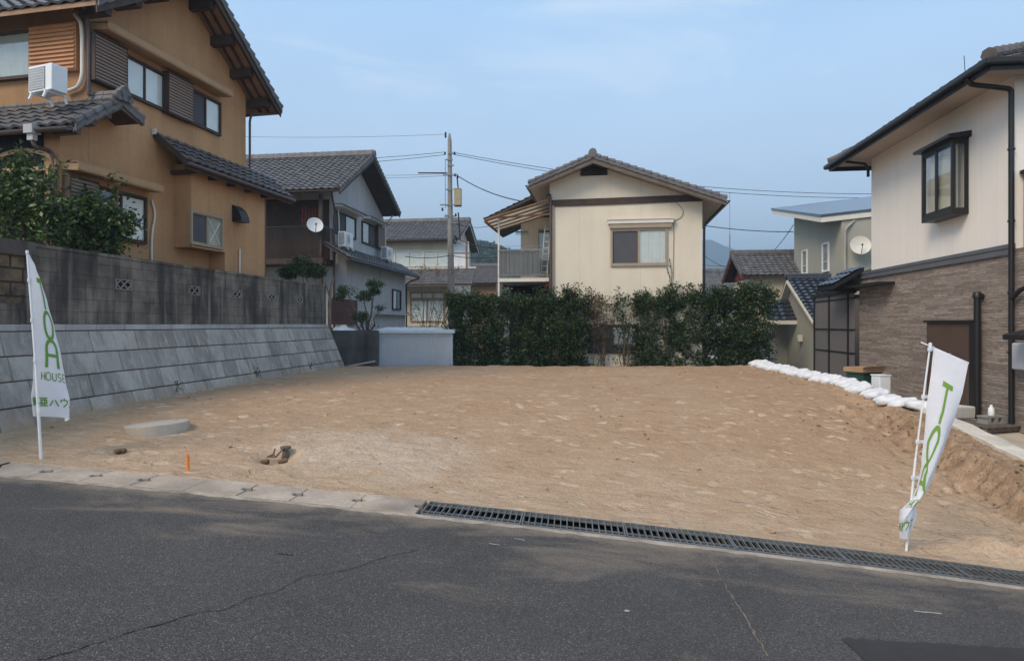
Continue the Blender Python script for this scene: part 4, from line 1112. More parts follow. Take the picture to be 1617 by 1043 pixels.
# lower lean-to roof along the gable
xk0 = F2.hy(521, 395, -.3)[0]; xk1, zk = F2.hy(661, 436, -1.0); zkt = F2.hy(523, 386, 0)[1]
kr = MB(); sl = Vector((0, .98, zkt-zk))
kr.tiles((xk0, -1.0, zk), (1,0,0), sl, xk1-xk0, sl.length, 0, .27, .24)
kr.prism([(xk0, -1.0, zk-.005), (xk0, -.022, zkt-.005), (xk0, -.022, zkt-.09), (xk0, -1.0, zk-.09)], (xk1-xk0, 0, 0), 1)
lr = kr.build('lower_roof', [m['tile'], m['wood']], H2, smooth=40)
gb = MB(); gb.tube([(xk0, -1.05, zk-.06), (xk1, -1.05, zk-.06)], .055, 10); gb.build('gutter', m['dkmetal'], lr, smooth=50)
rb = MB(); rb.prism([(xk1+.001, -1.02, zk+.06), (xk1+.001, -.02, zkt+.07), (xk1+.001, -.02, zkt-.1), (xk1+.001, -1.02, zk-.1)], (.04, 0, 0)); rb.build('verge_board', m['wood_grey'], lr)
pipe(H2, [(xk1-.1, -1.05, zk-.1), (xk1-.5, -.75, zk-.28), (x1g-.0, -.56, zk-.42), (x1g+.0, -.56, zk-.7), (x1g+.0, -.56, -1)], .035, m['dkmetal'])
x0, zt = F2.hy(621, 456, -.57); zbm = F2.hy(621, 489, -.57)[1]; xb = F2.hy(634, 470, -.57)[0]
window(H2, x0, xb, zbm, zt, -.5, 2, m['wood'], ('curtain', 'dark'))
bx = MB(); xq0 = F2.hy(600, 500, -.75)[0]; bx.box(xq0, x1g-.002, -.75, -.503, F2.hy(600, 494, -.75)[1]-.05, F2.hy(600, 494, -.75)[1]+.05); bx.build('window_shelf', m['greywall'], H2)
x0, zt = F2.hy(523, 470, -.6); zbm = F2.hy(523, 512, -.6)[1]; xb = F2.hy(564, 480, -.6)[0]
shutter_box(H2, x0, xb, zbm, zt, -.5, M('red_brown_shutter', (.12,.045,.035), .6, .1, 4, 0, 0), m['wood'], d=.1)
for i, (px, py, lab) in enumerate(((546, 388, 'white air conditioner on the lower roof of the grey house, nearer the balcony'), (611, 407, 'white air conditioner on the lower roof of the grey house, at the far corner'))):
    x, z = F2.hy(px, py, -.45); zroof = zk + (zkt-zk)*(1.0-.45)/.98 + .06
    ac_unit(F2.world(x, -.45, zroof), A2, lab, .12)
yk, zk_ = F2.hx(497, 356, -1.12)
dish(F2.world(-1.12, yk, zk_), (.55, -1, .35), 'round white satellite dish on the dark balcony railing of the grey house', .29)

# ================================================================== 3. beige house far behind the pole
A3 = math.atan2(1, .14); F3 = Frame(-3.55, 38.0, 1.35, A3)
H3 = empty('beige_house', F3.o, A3, 'two storey beige house with brown framed doors behind the utility pole', 'house')
# camera side is local x = 0; gable looks right
ye, ze = F3.hx(600, 379, -.6); _, zr = F3.hx(680, 350, 2.6)
yw = F3.hx(590, 400, 0)[0]
xe_ = 5.8
wl = MB(); wl.prism([(0, 0, -1.5), (5.2, 0, -1.5), (5.2, 0, ze-.05), (2.6, 0, zr-.25), (0, 0, ze-.05)], (0, yw+3, 0))
wl.build('wall', m['beige'], H3)
gable(H3, (-.6, ze), (xe_, ze), (2.6, zr), -.45, yw+3.3, m['tile'], m['wood_grey'], m['offwhite'], th=.09, gut=m['brpipe'])
def xwin(parent, px0, px1, py0, py1, n, frame, cur, F, xw=0.0):
    """window on the camera-facing side (local x = xw) of a house"""
    ya, zt = F.hx(px1, py0, xw); yb, _ = F.hx(px0, py0, xw); zb = F.hx((px0+px1)/2, py1, xw)[1]; zt = F.hx((px0+px1)/2, py0, xw)[1]
    f = MB(); w_ = .07; o = xw
    f.box(o-.07, o-.002, ya, yb, zt-w_, zt); f.box(o-.07, o-.002, ya, yb, zb, zb+w_)
    for k in range(n+1): y = ya + (yb-ya-w_)*k/n; f.box(o-.069, o-.003, y, y+w_, zb+w_, zt-w_)
    fo = f.build('window', frame, parent)
    for k in range(n):
        y0 = ya + (yb-ya-w_)*k/n + w_; y1 = ya + (yb-ya-w_)*(k+1)/n
        p = MB(); p.box(o-.042, o-.038, y0, y1, zb+w_, zt-w_); p.build('pane', m['glass'], fo)
        c = MB(); K = 24; P = [[], []]
        for q in range(K+1):
            yy = y0+(y1-y0)*q/K; dd = .007*math.sin(q*1.9+k)
            P[0].append(Vector((o-.016+dd, yy, zb+w_))); P[1].append(Vector((o-.016+dd, yy, zt-w_)))
        c.grid(P); c.build('curtain', m[cur[k % len(cur)]], fo, smooth=60)
    return fo
xwin(H3, 623, 668, 395, 421, 2, m['offwhite'], ('curtain',), F3); xwin(H3, 668.5, 711, 395, 421, 2, m['offwhite'], ('curtain',), F3)
ya, zs_ = F3.hx(757, 422, -.0); yb2 = F3.hx(600, 422, 0)[0]; zsk = F3.hx(680, 449, -1.3)[1]; zst = F3.hx(680, 425, 0)[1]
kr = MB(); sl = Vector((1.28, 0, zst-zsk)); y0_ = F3.hx(745, 445, -1.3)[0]
kr.tiles((-1.3, y0_, zsk), (0,1,0), sl, yb2-y0_+1, sl.length, 0, .27, .24)
kr.prism([(-1.3, y0_, zsk-.005), (-.022, y0_, zst-.005), (-.022, y0_, zst-.1), (-1.3, y0_, zsk-.1)], (0, yb2-y0_+1, 0), 1)
kr.build('lower_roof', [m['tile'], m['wood_grey']], H3, smooth=40)
fl = MB(); fl.box(-.04, -.003, y0_, yb2, zst+.03, zst+.12)
for k in range(14): fl.box(-.10, -.041, y0_+.2+k*.42, y0_+.36+k*.42, zst+.02, zst+.1)
fl.build('flashing', m['offwhite'], H3)
xwin(H3, 648, 702, 473, 508, 2, m['wood_mid'], ('curtain', 'curtain'), F3); xwin(H3, 648, 702, 461, 472, 3, m['wood_mid'], ('curtain',), F3)
ba = MB(); yq = F3.hx(745, 400, -.2)[0]; ba.tube([(-.08, F3.hx(737, 380, 0)[0], ze-.1), (-.08, F3.hx(737, 380, 0)[0], zst)], .05, 8); ba.build('downpipe', m['wood_mid'], H3)
wb_ = MB(); wb_.box(-.02, -.003, .0, F3.hx(738, 390, 0)[0]-.1, zst+.15, ze-.12); wb_.build('pale_panel', m['white'], H3)

# ================================================================== 4. cream house behind the hedge
A4 = math.atan2(-.15, 1); F4 = Frame(float(W(868, 400, 21.3).x), 21.3, -1.1, A4)
H4 = empty('cream_house', F4.o, A4, 'cream two storey house with low gable facing the lot, behind the hedge', 'house')
wx1 = F4.hy(1109, 400)[0]
xr4, zr4 = F4.hy(936, 246, -.6); xl4, zl4 = F4.hy(835, 290, -.6); xq4, zq4 = F4.hy(1147, 314, -.6)
pL = (zr4-zl4)/(xr4-xl4); pR = (zr4-zq4)/(xq4-xr4); D4 = 8.0
wl = MB(); wl.prism([(0,0,-.3), (wx1,0,-.3), (wx1,0,zr4-pR*(wx1-xr4)-.14), (xr4,0,zr4-.14), (0,0,zr4-pL*xr4-.14)], (0, D4, 0))
yb4 = 2.6
wl.build('wall', m['cream'], H4)
gable(H4, (xl4, zl4), (xq4, zq4), (xr4, zr4), -.62, D4+.5, m['tile'], m['soffit'], m['wood_grey'], th=.12, ridge_r=.12, barge_h=.21, gut=m['dkmetal'])
bd = MB(); za = F4.hy(868, 321)[1]; zb = F4.hy(1105, 312)[1]; zbd = (za+zb)/2
bd.prism([(-.02, -.045, za-.12), (wx1+.0, -.045, zb-.12), (wx1+.0, -.045, zb+.10), (-.02, -.045, za+.10)], (0, .043, 0)); bd.build('wood_band', m['wood'], H4)
lv = MB(); a0, z0 = F4.hy(917, 278); a1, z1 = F4.hy(959, 261)
lv.prism([(a0,-.02,z0),(a1,-.02,z0),(a1,-.02,z1),((a0+a1)/2+.1,-.02,z1+.12),(a0,-.02,z1)], (0,.017,0)); ol = lv.build('gable_vent', m['dark'], H4)
sl_ = MB()
for k in range(5): z = z0+.02+k*(z1-z0)/5; sl_.prism([(a0,-.06,z),(a0,-.022,z+.05),(a0,-.022,z+.06),(a0,-.06,z+.012)], (a1-a0,0,0))
for k in range(18): x = a0+(a1-a0)*k/17; sl_.box(x-.008, x+.008, -.07, -.061, z0, z0+.12)
sl_.build('louvres', m['wood'], ol)
# main window with pale blind box
x0, zt = F4.hy(964, 361, -.07); x1, zb = F4.hy(1054, 419, -.07)
window(H4, x0, x1, zb, zt, 0, 2, m['bronze'], ('screen', 'curtain_w'), fw=.07, bar=.06)
hd = MB(); h0 = F4.hy(960, 352)[0]; h1 = F4.hy(1063, 352)[0]; zz = F4.hy(1000, 352)[1]
hd.box(h0, h1, -.16, -.003, zz-.03, zz+.09); hd.box(h0-.02, h1+.02, -.19, -.003, zz+.091, zz+.12); oh_ = hd.build('blind_box', m['offwhite'], H4)
hb = MB(); hb.box(h0+.06, h1-.06, -.13, -.003, zt+.004, zz-.031); hb.build('blind_valance', m['bronze'], oh_)
# ground floor window seen through the thin hedge
x0, zt = F4.hy(928, 512, -.07); x1, zb = F4.hy(1008, 558, -.07)
window(H4, x0, x1, zb, zt, 0, 2, m['wood'], ('screen', 'dark'), fw=.07)
# cables and downpipes on the facade
p = [F4.hy(1066, 318), F4.hy(1080, 332), F4.hy(1076, 344), F4.hy(1064, 348), F4.hy(1063, 440)]
pipe(H4, [(x, -.02, z) for x, z in p], .012, m['bronze'], 'cable', rr=.2)
xx = F4.hy(869, 400)[0]
pipe(H4, [(-.10, .1, F4.hy(866, 308)[1]), (.02, -.1, F4.hy(868, 308)[1]), (.04, -.10, F4.hy(868, 316)[1]), (.04, -.10, -.3)], .045, m['brpipe'])
pipe(H4, [(.12, -.06, F4.hy(873, 325)[1]), (.12, -.06, -.3)], .03, m['bronze'], 'conduit')
pipe(H4, [(xq4-.02, -.4, zq4-.12), (xq4-.15, -.3, zq4-.25), (wx1+.08, .0, F4.hy(1112, 352)[1]), (wx1+.06, .02, F4.hy(1112, 364)[1]), (wx1+.06, .02, -.3)], .04, m['dkmetal'])
# side wing with balcony on the left
xb0 = F4.hy(788, 440, .3)[0]; zfl = F4.hy(826, 439, .2)[1]; zrl = F4.hy(826, 395, .2)[1]
wg = MB(); wg.box(xb0+.5, -.003, 2.2, 6.5, -.3, F4.hy(800, 345, 2.2)[1]); wgo = wg.build('wing_wall', m['cream'], H4)
bl = MB(); bl.box(xb0, -.05, .2, 2.19, zfl-.12, zfl); obal = bl.build('balcony', m['offwhite'], H4)
rl = MB(); rl.box(xb0, -.06, .2, .235, zrl, zrl+.04); rl.box(xb0, -.06, .2, .235, zfl+.10, zfl+.13); rl.box(xb0, xb0+.035, .236, 2.19, zrl, zrl+.04)
n = 34
for k in range(n+1): x = xb0+.01+(-.09-xb0)*k/n; rl.box(x, x+.012, .21, .225, zfl+.0, zrl)
for k in range(20): y = .25+k*.097; rl.box(xb0+.01, xb0+.022, y, y+.012, zfl, zrl)
# wire mesh above the rail
zm = zrl + .14; rl.box(xb0, -.06, .212, .222, zm, zm+.012)
rl.build('railing', m['steel'], obal)
vs = MB(); K = 60; P = [[], []]
for q in range(K+1):
    x = xb0+.06+(-.42-xb0)*q/K; dd = .02*math.sin(q*.9)+.01*math.sin(q*2.3)
    P[0].append(Vector((x, .29+dd, zfl+.08))); P[1].append(Vector((x, .29+dd*.6, zrl-.02+.015*math.sin(q*.5))))
vs.grid(P); vs.build('privacy_sheet', m['vinyl'], obal, smooth=60)
po = MB()
zpo = F4.hy(788, 343, .25)[1]
po.box(xb0-.03, xb0+.03, .22, .28, -.3, zpo)
po.build('posts', m['offwhite'], obal)
# polycarbonate lean-to roof over the balcony
xt0, zt0 = F4.hy(766, 348, .0); zt1 = F4.hy(866, 316, .0)[1]
cv = MB(); cv.prism([(xt0, -.05, zt0), (-.02, -.05, zt1), (-.02, -.05, zt1-.012), (xt0, -.05, zt0-.012)], (0, 2.3, 0))
ocv = cv.build('balcony_canopy', leafmat('pale_polycarbonate', [(0,(.75,.70,.62)),(1,(.75,.70,.62))], .4, .65), H4)
cf = MB()
for yy in (-.06, .5, 1.1, 1.7, 2.2): cf.bar((xt0, yy, zt0-.04), (-.02, yy, zt1-.04), .045, .05, up=(0,1,0))
cf.bar((xt0, -.09, zt0-.03), (xt0, 2.25, zt0-.03), .05, .09); cf.bar((xt0-.0, -.085, zt0+.0), (-.02, -.085, zt1+.0), .03, .11, up=(0,1,0))
cf.bar((xb0, .22, zpo-.02), (-.03, .22, zpo+.06), .05, .06)
cf.build('canopy_frame', m['wood_mid'], ocv)
# main tiled roof wing above/behind the canopy
xw0, zw0 = F4.hy(764, 346, 2.2); xw1, zw1 = F4.hy(842, 308, 2.2)
wr = MB(); s_ = Vector((-.02-xw0, 0, (zw1-zw0)*(-.02-xw0)/(xw1-xw0)))
wr.tiles((xw0, 2.25, zw0), (0,1,0), s_, 4.4, s_.length, 0); wr.prism([(xw0, 2.25, zw0-.004), (xw0+s_.x, 2.25, zw0+s_.z-.004), (xw0+s_.x, 2.25, zw0+s_.z-.1), (xw0, 2.25, zw0-.1)], (0, 4.4, 0), 1)
wr.build('wing_roof', [m['tile'], m['wood']], H4, smooth=40)
x0, zt = F4.hy(850, 362, 2.2); x1, zb = F4.hy(868, 436, 2.2)
window(H4, x0, -.02, zb, zt, 2.2, 1, m['bronze'], ('dark',))
un = MB(); un.box(xb0+.1, -.06, 2.0, 2.15, -.3, zfl-.14); un.build('balcony_shadow_sheet', m['dark'], H4)  # near-black sheet standing in for the shade under the balcony
# laundry hanger, ladder leaning in the balcony
lx, lz = F4.hy(824, 366, .9); q = F4.world(lx, .9, lz)
lh = MB()
for k in range(5): lh.bar((-.22, -.14+k*.07, 0), (.22, -.14+k*.07, 0), .012, .012)
for x in (-.22, .22): lh.bar((x, -.14, 0), (x, .14, 0), .012, .012)
for k in range(16): lh.box(-.2+(k % 8)*.057, -.188+(k % 8)*.057, -.1+.2*(k//8), -.085+.2*(k//8), -.11, -.005)
lh.tube([(0,0,0), (0,0,.16), (.02,0,.20), (-.01,0,.26)], .008, 5)
for x in (-.2, .2): lh.tube([(x,0,0), (0,0,.15)], .005, 4)
tag(lh.build('laundry_hanger', m['grille'], loc=q), 'dark clip hanger hanging under the canopy of the cream house balcony', 'hanger'); C.objects[-1].rotation_euler.z = A4
la = MB(); a0, z0 = F4.hy(856, 352, .6); a1, z1 = F4.hy(860, 437, .45)
base = F4.world(a1-.14, .42, zfl); top = Vector((.14, .3, z0-zfl))
for dx in (0, .22): la.bar((dx, 0, 0), (top.x+dx*.85, top.y, top.z), .035, .055)
for k in range(1, 9): t = k/9; la.bar((top.x*t, top.y*t, top.z*t), (top.x*t+.22-.03*t, top.y*t, top.z*t), .03, .025)
lo = tag(la.build('step_ladder', M('pale_green_paint', (.42,.46,.38), .5, .1), loc=base), 'pale green ladder leaning on the balcony of the cream house', 'ladder'); lo.rotation_euler.z = A4

# ================================================================== 5. right hand house
A5 = math.atan2(-1, -.12); F5 = Frame(9.08, 16.0, -.12, A5)
H5 = empty('stone_clad_house', F5.o, A5, 'two storey house with brown ledge siding below and pale siding above, at right', 'house')
L5 = F5.hy(1602, 400)[0]; zbelt = F5.hy(1385, 431)[1]
xbl = F5.hy(1357, 520)[0]
ze5 = F5.hy(1560, 96, -.72)[1]; xt0 = F5.hy(1310, 259, -.72)[0]; xt1 = F5.hy(1562, 96, -.72)[0]
wl = MB(); wl.box(0, L5, 0, 7.0, zbelt+.004, ze5-.02); wl.build('upper_wall', m['sidingtop'], H5)
wl = MB(); wl.box(xbl, L5+2.6, .0, 7.2, -.6, zbelt-.004); wl.build('lower_wall', m['brick'], H5)
bt = MB(); bt.box(xbl-.02, L5+.03, -.045, -.002, zbelt-.09, zbelt+.09); bt.box(xbl-.02, L5+.03, -.06, -.046, zbelt+.02, zbelt+.075); bt.build('belt_course', M('grey_belt_trim', (.10,.105,.115), .5, .08, 3, 0, 0), H5)
# balcony parapet nearer the road
zp = F5.hy(1612, 272, .15)[1]
pp = MB(); pp.box(L5+.035, L5+2.6, .12, 3.0, zbelt+.004, zp-.06); opp = pp.build('balcony_parapet', m['brick'], H5)
pc_ = MB(); pc_.box(L5+.03, L5+2.64, .06, 3.05, zp-.058, zp); pc_.build('parapet_cap', m['dkmetal'], opp)
# hip roof
pit = .46
fas = MB(); y0_ = -.72; y1_ = 7.7; xA, xB = xt0, max(xt1, L5+1.5)
xB = xt1 + 0.0
zE = ze5
hr = MB(); hw = (y1_-y0_)/2
# main block hips, then a taller near block whose ridge runs toward the road
Ls = hw*math.sqrt(1+pit*pit)
def rngf(Wd): return lambda s: (min(s/Ls*hw, Wd/2), max(Wd - s/Ls*hw, Wd/2))
xB = xt1
hr.tiles((xA, y0_, zE), (1,0,0), (0, 1, pit), xB-xA, Ls, 0, .28, .26, .022, .03, rng=rngf(xB-xA))
hr.tiles((xA, y1_, zE), (0,-1,0), (1, 0, pit), y1_-y0_, Ls, 0, .28, .26, .022, .03, rng=rngf(y1_-y0_))
hr.tiles((xB, y0_, zE), (0,1,0), (-1, 0, pit), y1_-y0_, Ls, 0, .28, .26, .022, .03, rng=rngf(y1_-y0_))
hr.tiles((xB, y1_, zE), (-1,0,0), (0, -1, pit), xB-xA, Ls, 0, .28, .26, .022, .03, rng=rngf(xB-xA))
hr.box(xA+.02, xB-.02, y0_+.02, y1_-.02, zE-.06, zE-.03, 1)
hro = hr.build('hip_roof', [m['tile_brown'], m['soffit']], H5, smooth=40)
rc = MB()
for a, b in (((xA, y0_, zE), (xA+hw, y0_+hw, zE+hw*pit)), ((xB, y0_, zE), (xB-hw, y0_+hw, zE+hw*pit))):
    a, b = Vector(a), Vector(b); n = 16; pts = []; rad = []
    for k in range(n): pts += [a.lerp(b, k/n)+Vector((0,0,.08)), a.lerp(b, (k+.97)/n)+Vector((0,0,.08))]; rad += [.12, .095]
    rc.tube(pts, rad, 8)
rc.build('ridge_cap', m['tile_brown'], hro, smooth=40)
fa = MB()
for (a, b) in (((xA, y0_), (xB, y0_)), ((xB, y0_), (xB, y1_)), ((xA, y0_), (xA, y1_))):
    fa.bar((*a, zE-.085), (*b, zE-.085), .035, .17)
fa.build('fascia', m['dkmetal'], hro)
gt = MB()
for (a, b) in (((xA-.1, y0_-.075), (xB+.1, y0_-.075)), ((xB+.075, y0_-.1), (xB+.075, y1_)), ((xA-.075, y0_-.1), (xA-.075, y1_))):
    gt.bar((*a, zE-.05), (*b, zE-.05), .11, .10)
bevel(gt.build('gutter', m['dkmetal'], hro), .02)
def P5(px, py, y): x, z = F5.hy(px, py, y); return (x, y, z)
xs_ = F5.hy(1530, 130, y0_)[0]
xp = F5.hy(1597, 300, -.07)[0]
pipe(H5, [(xs_, y0_-.05, zE-.08), (xs_+.02, y0_+.02, zE-.2), (xp, -.07, zE-.30), (xp, -.07, -.2)], .042, m['dkmetal'], clips=[(xp, -.07, z) for z in (1.2, 2.2, 3.4, 4.6)])
pipe(H5, [(xA+.75, y0_+.1, zE-.1), (.15, -.2, zE-.22), (-.04, -.06, zE-.32), (-.04, -.06, zE-.5)], .035, m['dkmetal'])
rp = MB(); ax, ay, az = P5(1524, 104, y0_-.1); rp.tube([(ax, y0_-.1, zE), (ax-.03, y0_-.1, zE+.28)], .006, 5); rp.build('bird_spike', m['dkmetal'], H5)
# projecting bay window
xw_ = F5.hy(1530, 290, 0)[0]; d_ = min((abs(F5.hy(1504, 290, -q/100)[0]-xw_), -q/100) for q in range(10, 90))[1]
x0 = F5.hy(1455, 270, d_)[0]; x1 = xw_
zt = F5.hy(1500, 222, d_)[1]; zb = F5.hy(1500, 334, d_)[1]
bf = MB(); t_ = .06
def post(xa, ya, s=t_): bf.box(xa, xa+s, ya, ya+s, zb+.06, zt-.06)
bf.box(x0, x1, d_, -.002, zb-.06, zb+.06); bf.box(x0, x1, d_, -.002, zt-.06, zt+.02)
post(x0, d_); post(x1-t_, d_); bf.box(x0, x0+t_, -.05, -.003, zb+.06, zt-.06); bf.box(x1-t_, x1, -.05, -.003, zb+.06, zt-.06)
xm_ = x0 + (x1-x0)*.46; bf.box(xm_-.03, xm_+.03, d_+.01, d_+.06, zb+.06, zt-.06)
bf.box(x0+t_, x1-t_, d_+.02, d_+.05, zb+.06, zb+.11); bf.box(x0+t_, x1-t_, d_+.02, d_+.05, zt-.11, zt-.06)
obw = bf.build('bay_window', m['dkmetal'], H5)
for nm, bx in (('pane', (x0+t_, xm_-.03, d_+.035, d_+.039)), ('pane', (xm_+.03, x1-t_, d_+.025, d_+.029))):
    p = MB(); p.box(bx[0], bx[1], bx[2], bx[3], zb+.111, zt-.111); p.build(nm, m['glass'], obw)
for xq in (x0+.03, x1-.034):
    p = MB(); p.box(xq, xq+.004, d_+t_, -.051, zb+.061, zt-.061); p.build('pane', m['glass'], obw)
cu = MB(); P = [[], []]
for q in range(40):
    xx = x0+.09+(x1-x0-.18)*q/39; dd = .02*math.sin(q*1.5)
    P[0].append(Vector((xx, -.16+dd, zb+.07))); P[1].append(Vector((xx, -.16+dd, zt-.07)))
cu.grid(P); cu.build('curtain', M('cream_curtain', (.50,.46,.37), .9, .05), obw, smooth=60)
hdx = MB(); hdx.prism([(x0-.10, -.002, zt+.14), (x0-.10, d_-.12, zt+.085), (x0-.10, d_-.12, zt+.02), (x0-.10, -.002, zt+.022)], (x1-x0+.2, 0, 0)); bevel(hdx.build('bay_roof', m['dkmetal'], obw), .01)
# storm panel of brown board with dark rails, and the tall black pipe beside it
x0, zt = F5.hy(1461, 507, -.10); x1 = F5.hy(1531, 560, -.10)[0]; zt = F5.hy(1500, 506, -.1)[1]
bp = MB(); bp.box(x0, x1-.0, -.07, -.002, .05, zt-.04); obp = bp.build('brown_panel', m['brownpanel'], H5)
bq = MB(); bq.box(x0-.04, x1+.12, -.12, -.003, zt-.038, zt+.01); bq.box(x1+.002, x1+.13, -.11, -.003, .05, zt-.039); bq.build('panel_rail', m['dkmetal'], obp)
xq = F5.hy(1544, 500, -.09)[0]; zq = F5.hy(1542, 466, -.09)[1]
pq = MB(); pq.tube(bend([(xq, .0, zq-.03), (xq, -.10, zq), (xq, -.10, zq-.12), (xq, -.10, -.1)], .05), .055, 12); pq.lathe([(.075,-.05),(.075,.03),(.05,.06),(0,.06)], (xq, -.10, zq), 12); pq.build('black_pipe', m['dkmetal'], H5, smooth=50)
# small dark canopy and meter at the frame edge
x0, zz = F5.hy(1583, 530, -.55)
ca = MB(); ca.prism([(x0, -.003, zz+.16), (x0, -.55, zz+.02), (x0, -.55, zz-.06), (x0, -.003, zz-.02)], (1.6, 0, 0)); ca.bar((x0+.1, -.004, zz-.04), (x0+.1, -.45, zz-.03), .04, .05); ca.build('side_canopy', m['dkmetal'], H5)
mt = MB(); xm5 = F5.hy(1606, 555, -.2)[0]; mt.box(xm5-.14, xm5+.2, -.2, -.003, zz-.55, zz-.12); bevel(mt.build('meter_box', m['greywall'], H5), .02)
# bracket pipe at right of the downpipe
pipe(H5, [(xp+.03, -.07, F5.hy(1600, 470, -.07)[1]), (xp+.25, -.1, F5.hy(1612, 458, -.1)[1]), (xp+.6, -.1, F5.hy(1617, 452, -.1)[1]+.04)], .04, m['dkmetal'])
# glazed black terrace at the far end with its tiled porch roof
tx1 = xbl - .004; x0t, zt5 = F5.hy(1283, 470, -.15); 
yT0, yT1 = -.15, 3.4
tb = empty('garden_terrace_room', (0,0,0)); tb.parent = H5
t_ = .07; zb5 = -.3; 
fr = MB()
cols = [F5.hy(px, 520, yT0)[0] for px in (1285, 1308, 1338)] 
for x in cols: fr.box(x-t_/2, x+t_/2, yT0, yT0+t_, zb5, zt5)
for zpy in (473, 520, 555): 
    z = F5.hy(1320, zpy, yT0)[1]; fr.box(cols[0]+t_/2, tx1, yT0+.012, yT0+.055, z-.022, z+.022)
fr.box(cols[0]-.05, tx1, yT0-.02, yT0+.09, zt5+.001, zt5+.10)
# far end is glazed too: posts running into the depth
for y in (.9, 1.9, 3.2): fr.box(cols[0]-t_/2, cols[0]+t_/2, y, y+t_, zb5, zt5)
fr.box(cols[0]-.05, cols[0]+.05, yT0+.092, yT1, zt5+.002, zt5+.09)
fr.build('terrace_frame', m['dkmetal'], tb)
pn = MB()
pn.box(cols[0]+t_/2, tx1-.003, yT0+.03, yT0+.036, zb5, zt5); pn.box(cols[0]-.003, cols[0]+.003, yT0+.1, yT1, zb5, zt5)
pn.build('terrace_panel', m['poly'], tb)
xq0, zq0 = F5.hy(1297, 452, -1.0); xq1, zq1 = F5.hy(1382, 416, -.0)
er = MB(); s_ = Vector((0, .98, .52)); x_a = F5.hy(1293, 456, -.75)[0]; z_a = F5.hy(1300, 452, -.75)[1]
sl5 = Vector((.0, .75, F5.hy(1350, 424, 0)[1]-z_a))
er.tiles((x_a, -.75, z_a), (1,0,0), sl5, xbl+.3-x_a, sl5.length*1.0, 0, .28, .26, .025)
er.prism([(x_a, -.75, z_a-.004), (x_a, 0-.003, z_a+sl5.z-.004), (x_a, -.003, z_a+sl5.z-.12), (x_a, -.75, z_a-.12)], (xbl+.3-x_a, 0, 0), 1)
ero = er.build('terrace_roof', [m['tile_black'], m['dkmetal']], tb, smooth=40)
eb = MB(); eb.prism([(x_a-.005, -.78, z_a+.06), (x_a-.005, 3.3, z_a+.06+4.05*sl5.z/.75*.5), (x_a-.005, 3.3, z_a-.1), (x_a-.005, -.78, z_a-.12)], (-.04, 0, 0)); eb.build('gable_panel', m['dkmetal'], ero)
fx = MB(); xq = F5.hy(1392, 463, -.3)[0]; fx.box(x_a+.1, xq, -.45, -.003, zt5+.11, zt5+.17); fx.build('eave_board', m['dkmetal'], tb)

# ================================================================== 6. grey green house, gatehouse and farther roofs on the right
A6 = math.atan2(-1, -.13)
F6 = Frame(float(W(1254, 400, 29.5).x), 29.5, -.6, A6)
H6 = empty('grey_green_house', F6.o, A6, 'plain grey green house with a thin sloping flat roof, behind the stone clad house', 'house')
xn6 = F6.hy(1329, 400, 0)[0]
xl, zl = F6.hy(1219, 334, -.75); xc_, zc = F6.hy(1297, 346, -.75)
sl6 = (zc-zl)/(xc_-xl); rise = .10
zt6 = lambda x, y: zl + sl6*(x-xl) + rise*(y+.75)
wl = MB(); wl.add([(0,0,-.4),(xn6,0,-.4),(xn6,6.5,-.4),(0,6.5,-.4),(0,0,zt6(0,0)-.05),(xn6,0,zt6(xn6,0)-.05),(xn6,6.5,zt6(xn6,6.5)-.05),(0,6.5,zt6(0,6.5)-.05)], [(0,3,2,1),(4,5,6,7),(0,1,5,4),(1,2,6,5),(2,3,7,6),(3,0,4,7)])
wl.build('wall', m['greige'], H6)
pts = [(xl, -.75), (xc_, -.75), (xc_, 7.2), (xl, 7.2)]
rf = MB(); rf.prism([(a, b, zt6(a, b)-.12) for a, b in pts], (0,0,.20)); orf = rf.build('roof_slab', m['offwhite'], H6)
rt = MB(); rt.prism([(a+(.03 if a > 1 else -.03), b+(-.03 if b < 0 else .03), zt6(a, b)+.083) for a, b in pts], (0,0,.09)); rt.build('roof_sheet', m['solar'], orf)
for px0, px1, py0, py1 in ((1266, 1274, 396, 432), (1298, 1308, 385, 428)):
    xa, zt = F6.hy(px0, py0, -.05); xb, zb = F6.hy(px1, py1, -.05)
    window(H6, xa, xb, zb, zt, 0, 1, m['white'], ('curtain_g',), rail=.35)
zz = zt6(xn6, 0)
pipe(H6, [(xc_-.1, .5, zt6(xc_, .5)-.15), (xn6+.1, .12, zz-.45), (xn6+.06, .1, zz-.65), (xn6+.06, .1, -.4)], .05, m['greige'])
yd6, zd = F6.hx(1358, 388, xn6+.3)
dish(F6.world(xn6+.3, yd6, zd), (-.25, -1, .25), 'round pale satellite dish on the grey green house at right', .36, m['offwhite'])
# gatehouse with glossy black tiles
F7 = Frame(float(W(1232, 500, 23.8).x), 23.8, -.9, math.atan2(-.15, 1))
H7 = empty('entrance_porch', F7.o, F7.a, 'small grey porch building with glossy black tiled gable roofs, left of the black terrace', 'porch')
A7 = F7
FG = Frame(*F7.world(F7.hy(1243, 500)[0], .9, 0), math.atan2(-1, -.12))
ap = FG.hy(1243, 440, -.15); en_ = FG.hy(1284, 505, -.15); ef = FG.hy(1228, 487, -.15)
hg = empty('gatehouse_gable', H7.matrix_basis.inverted() @ FG.o); hg.rotation_euler.z = FG.a - F7.a; hg.parent = H7; hg.location = F7.local(FG.o)
gable(hg, (ef[0], ef[1]), (en_[0], en_[1]), (ap[0], ap[1]), -.15, 1.35, m['tile_black'], m['offwhite'], m['offwhite'], th=.07, ridge_r=.07, barge_h=.13, verge=False)
wl = MB(); pf = (ap[1]-ef[1])/(ap[0]-ef[0]); pn_ = (ap[1]-en_[1])/(en_[0]-ap[0]); xfw, xnw = ef[0]+.25, en_[0]-.05
